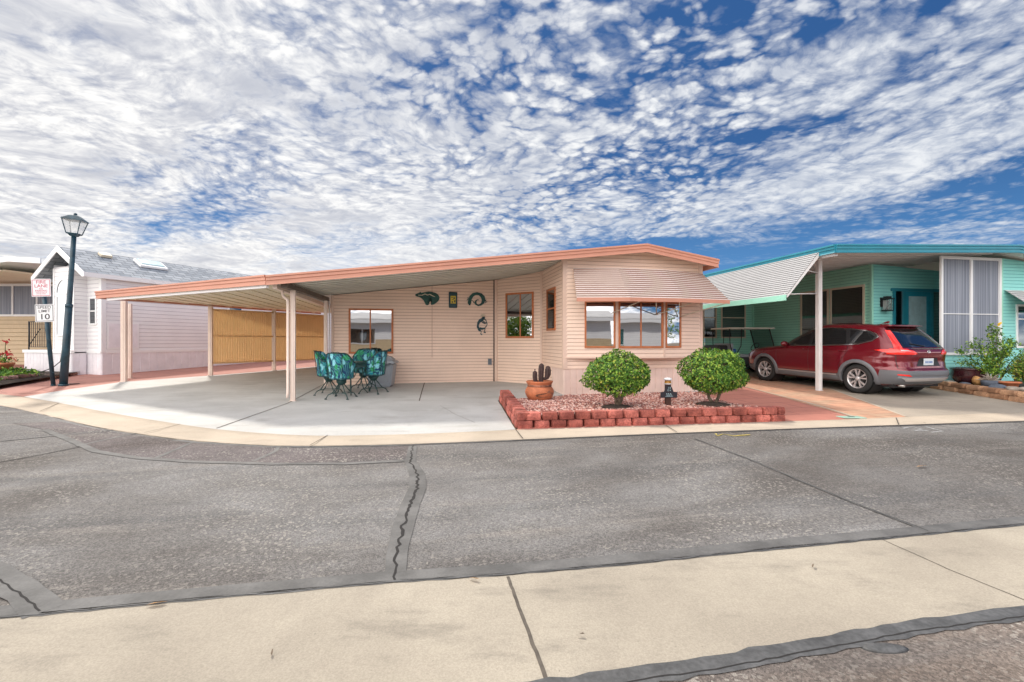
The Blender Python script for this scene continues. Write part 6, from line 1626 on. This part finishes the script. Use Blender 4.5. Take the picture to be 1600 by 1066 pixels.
        for k in range(5):
            for dd in (-1, 1):
                a = k*2*PI/5+PI/2; t = Vector((0, math.cos(a), math.sin(a))); nn_ = Vector((0, -math.sin(a), math.cos(a))); c0 = Vector((xr_-sg*.012, cy, WR))
                p = [c0+t*.045+nn_*dd*.012, c0+t*.215+nn_*dd*.075, c0+t*.215+nn_*dd*.035, c0+t*.10+nn_*dd*.004]
                dpt = Vector((-sg*.03, 0, 0)); a_ = [bm.verts.new(q) for q in p]; b_ = [bm.verts.new(q+dpt) for q in p]
                bm.faces.new(a_); bm.faces.new(b_[::-1])
                for i in range(4): bm.faces.new((a_[i], b_[i], b_[(i+1) % 4], a_[(i+1) % 4]))
        bmesh.ops.recalc_face_normals(bm, faces=bm.faces[:]); obj('rim', bm, 'alloy', wh_)
        bm = NB(); lathe(bm, [(.0, x0+sg*.09), (.19, x0+sg*.09)], 24, cy, WR, axis='x', caps=False); lathe(bm, [(.0, x1-sg*.06), (.15, x1-sg*.06)], 24, cy, WR, axis='x', caps=False); obj('brake_disc', bm, 'rubber', wh_)
# rear face
drape([(-.60, 1.115), (.60, 1.115), (.66, 1.16), (.55, 1.54), (-.55, 1.54), (-.66, 1.16)], rear, .006, 'rear_window', 'car_glass', step=.06)
bm = NB()
for i in range(2): pass
vs = []
for x in np.linspace(-.54, .54, 13):
    e = 1-(abs(x)/.56)**4*.8; vs.append([bm.verts.new((x, -1.55, 1.645)), bm.verts.new((x, -1.74-.10*e, 1.605)), bm.verts.new((x, -1.72-.10*e, 1.585)), bm.verts.new((x, -1.60, 1.575))])
for a, b in zip(vs, vs[1:]):
    for j in range(4): bm.faces.new((a[j], a[(j+1) % 4], b[(j+1) % 4], b[j])).smooth = True
bm.faces.new(vs[0]); bm.faces.new(vs[-1][::-1]); bmesh.ops.recalc_face_normals(bm, faces=bm.faces[:]); obj('spoiler', bm, 'car_paint', suv)
drape([(-.84, .28), (.84, .28), (.86, .44), (.85, .60), (-.85, .60), (-.86, .44)], rear, .012, 'rear_bumper', 'cladding', thick=.02)
drape([(-.62, .36), (.62, .36), (.72, .44), (-.72, .44)], rear, .026, 'skid_plate', 'alloy')
drape([(-.40, 1.075), (.40, 1.075), (.58, 1.095), (-.58, 1.095)], rear, .010, 'chrome_strip', 'chrome')
bm = join(dline([(-.76, .93), (-.74, .64), (.74, .64), (.76, .93)], rear, .008, .003), dline([(-.76, .93), (-.80, 1.09)], rear, .008, .003)); obj('tailgate_seam', bm, 'black', suv)
drape([(-.36, .70), (.36, .70), (.27, .88), (-.27, .88)], rear, .003, 'plate_recess', 'black')
bm = NB(); p = rear(0, .79, .012); box(bm, -.155, .155, p[1]-.006, p[1], .72, .87, bev=.002); pl_ = obj('licence_plate', bm, 'plate', suv)
bm = NB()
for k in range(6):
    x_ = -.105+k*.036+(.012 if k > 2 else 0); box(bm, x_, x_+.022, p[1]-.008, p[1]-.0062, .765, .81); 
obj('lettering', bm, 'blue_paint', pl_)
bm = NB(); lathe(bm, [(.0, 0), (.045, 0), (.045, .006), (.036, .008), (.036, .003), (0, .003)], 20)
for v in bm.verts: v.co = Vector((v.co.x*1.1, rear(0, 1.02, .006)[1]-v.co.z, 1.02+v.co.y*.85))
obj('badge', bm, 'chrome', suv)
bm = NB(); pr = [(-1.38, 1.66), (-1.22, 1.66), (-1.36, 1.72), (-1.40, 1.715)]
a = [bm.verts.new((-.014, y, z)) for y, z in pr]; b = [bm.verts.new((.014, y, z)) for y, z in pr]; bm.faces.new(a); bm.faces.new(b[::-1])
for i in range(4): bm.faces.new((a[i], b[i], b[(i+1) % 4], a[(i+1) % 4]))
bmesh.ops.recalc_face_normals(bm, faces=bm.faces[:]); obj('antenna_fin', bm, 'car_paint', suv)
bm = NB(); w0 = Vector(rear(.02, 1.14, .02)); w1 = Vector(rear(-.36, 1.20, .02)); tube(bm, [w0, w1], .008, 5); obj('rear_wiper', bm, 'black', suv)
drape([(-.62, 1.10), (.62, 1.10), (.50, 1.50), (-.50, 1.50)], front, .005, 'windscreen', 'car_glass', step=.08)
drape([(-.6, .45), (.6, .45), (.62, .72), (-.62, .72)], front, .005, 'grille', 'black', step=.08)
bm = NB(); box(bm, -.7, .7, -2.0, 1.9, .20, .30); obj('underbody', bm, 'black', suv)
bm = NB(); lathe(bm, [(.03, -2.12), (.03, -1.9)], 10, 0, 0, axis='x')
for v in bm.verts: v.co = Vector((v.co.y-.55, v.co.x, v.co.z+.25))
obj('exhaust', bm, 'steel', suv)
# ------------------------------------------------------------------ golf cart
gc = thing('golf_cart', 'dark golf cart with a cream roof parked in front of the SUV', 'golf cart', (7.85, 16.1, h(16.1)+.016), R(8))
bm = NB(); box(bm, -1.05, .95, -.5, .5, .16, .26, bev=.02); box(bm, .55, 1.15, -.5, .5, .26, .66, bev=.09); box(bm, -.62, -.02, -.5, .5, .26, .52, bev=.04); box(bm, -1.1, -.6, -.5, .5, .26, .60, bev=.05); obj('body', bm, 'cart_body', gc)
bm = NB(); box(bm, -.58, .0, -.48, .48, .52, .62, bev=.03); obj('seat', bm, 'grey_plastic', gc)
bm = NB(); box(bm, -.72, -.60, -.48, .48, .62, .98, bev=.03); obj('seat_back', bm, 'grey_plastic', gc)
bm = NB(); box(bm, -1.12, -.78, -.46, .46, .60, .92, bev=.05); obj('bag_rack', bm, 'black', gc)
bm = NB(); box(bm, -.80, .85, -.56, .56, 1.46, 1.51, bev=.02); obj('canopy', bm, 'cart_roof', gc)
bm = NB()
for s in (-.5, .5):
    tube(bm, [(.92, s, .62), (.68, s, 1.46)], .018, 6); tube(bm, [(-.62, s, .55), (-.74, s, .95), (-.76, s, 1.46)], .014, 6); tube(bm, [(-.55, s, .55), (-.35, s, .9), (-.32, s, 1.46)], .014, 6)
obj('canopy_strut', bm, 'black', gc)
bm = NB(); bm.faces.new([bm.verts.new(q) for q in ((.91, -.5, .66), (.91, .5, .66), (.69, .5, 1.45), (.69, -.5, 1.45))]); obj('windscreen', bm, 'tint', gc)
bm = NB(); tube(bm, [(.62, -.22, .60), (.36, -.22, .85)], .018, 6)
tube(bm, [Vector((.35, -.22, .87))+Vector((math.sin(a)*.03*4*.72, math.cos(a)*.17, math.sin(a)*.17*.7)) for a in np.linspace(0, 2*PI, 17)], .013, 6); obj('steering_wheel', bm, 'black', gc)
bm = NB(); lathe(bm, [(.0, 0), (.08, .0), (.10, .08), (.08, .16), (0, .16)], 14, caps=False)
for v in bm.verts: v.co += Vector((-.50, -.3, .64))
obj('blue_cooler', bm, 'blue_paint', gc)
for x in (-.72, .82):
    for s in (-.48, .48):
        bm = NB(); lathe(bm, [(.10, -.07), (.20, -.08), (.225, -.05), (.225, .05), (.20, .08), (.10, .07), (.0, .06)], 22, x, .225, axis='x')
        for v in bm.verts: v.co = Vector((v.co.y, v.co.x+s*1.0, v.co.z))
        o = obj('wheel', bm, 'rubber', gc)
# ------------------------------------------------------------------ homes and tree across the road (seen in the window reflections)
def simple_home(name, label, x, y, rz0, L, D, Hh, lower, upper, wins, roofm='roof_white'):
    o = thing(name, label, 'mobile home', (x, y, 0), rz0); F = Fr((-L/2, 0), (L/2, 0)); Fn = Fr((L/2, 0), (-L/2, 0))
    bm = NB(); siding(bm, Fn, 0, L, .1, 1.5, 1.5, .12); obj('wall', bm, lower, o)
    bm = NB(); siding(bm, Fn, 0, L, 1.5, Hh, Hh, .12)
    for sx in (0, 1):
        Fe = Fr((-L/2, 0), (-L/2, -D)) if sx else Fr((L/2, -D), (L/2, 0)); siding(bm, Fe, 0, D/2, .1, Hh, Hh+.5, .12); siding(bm, Fe, D/2, D, .1, Hh+.5, Hh, .12)
    Fz = Fr((-L/2, -D), (L/2, -D)); siding(bm, Fz, 0, L, .1, Hh, Hh, .12)
    obj('wall', bm, upper, o)
    bm = NB()
    for y0, y1, z0, z1 in ((.5, -D/2, Hh+.02, Hh+.62), (-D/2, -D-.5, Hh+.62, Hh+.02)):
        a = [bm.verts.new(q) for q in ((-L/2-.3, y0, z0), (L/2+.3, y0, z0), (L/2+.3, y1, z1), (-L/2-.3, y1, z1))]; bm.faces.new(a)
    r_ = obj('roof', bm, roofm, o); md_ = r_.modifiers.new('t', 'SOLIDIFY'); md_.thickness = .12
    bm = NB(); box(bm, -L/2-.3, L/2+.3, .5, .55, Hh-.16, Hh+.06); obj('fascia', bm, 'white_trim', o)
    for a, b, z0, z1 in wins: window(o, Fn, a, b, z0, z1, 'white_trim', 'dark_glass', mull=((a+b)/2,), fw=.06)
    return o
simple_home('mobile_home', 'tan and white mobile home across the road, mirrored in the left bay window', -1.5, -11.5, 0, 15, 5, 2.9, 'tan_siding', 'white_siding', ((2, 4, 1.2, 2.3), (7, 9, 1.2, 2.3), (11.5, 13, 1.2, 2.3)))
simple_home('mobile_home', 'white mobile home across the road, mirrored in the middle bay window', 16, -9.0, R(14), 12, 5, 2.8, 'white_siding', 'white_siding', ((2, 3.4, 1.0, 2.2), (6.5, 8.5, 1.1, 2.2)))
def tree(name, label, loc, hgt, r, seed):
    rng = np.random.default_rng(seed); root = thing(name, label, 'tree', loc); bm = NB(); tube(bm, [(0, 0, 0), (.05, 0, hgt*.3), (0, .05, hgt*.6)], [.16, .12, .07], 10)
    for i in range(10):
        a = rng.uniform(0, 2*PI); tube(bm, [(0, 0, hgt*.35), (math.cos(a)*r*.4, math.sin(a)*r*.4, hgt*.55), (math.cos(a)*r*.8, math.sin(a)*r*.8, hgt*rng.uniform(.5, .85))], [.06, .04, .015], 6, False)
    obj('trunk', bm, 'bark', root); C, N = [], []
    cl = [(rng.normal(0, .5, 3)*np.array([r, r, hgt*.28])+np.array([0, 0, hgt*.66])) for _ in range(38)]
    for c in cl:
        for j in range(110):
            v = rng.normal(0, 1, 3); v /= np.linalg.norm(v); p = c+v*r*.33*rng.uniform(.7, 1.05); C.append(tuple(p)); N.append(tuple(v))
    V, Fc, MI = leaves(C, N, .16, .55, .5); obj('crown', (V, Fc, MI), ['leaf', 'leaf_lt', 'leaf_yl', 'leaf_dk'], root)
tree('tree', 'rounded yellow green tree down the road, mirrored in the right bay window', (21.5, 2.2, 0), 4.2, 1.7, 5)
tree('tree', 'green tree behind the homes across the road', (-8.0, -20, 0), 6.5, 2.5, 8)
tree('tree', 'low green tree across the side street, mirrored in the slanting wall window', (-19.5, 4.0, 0), 3.4, 1.5, 15)
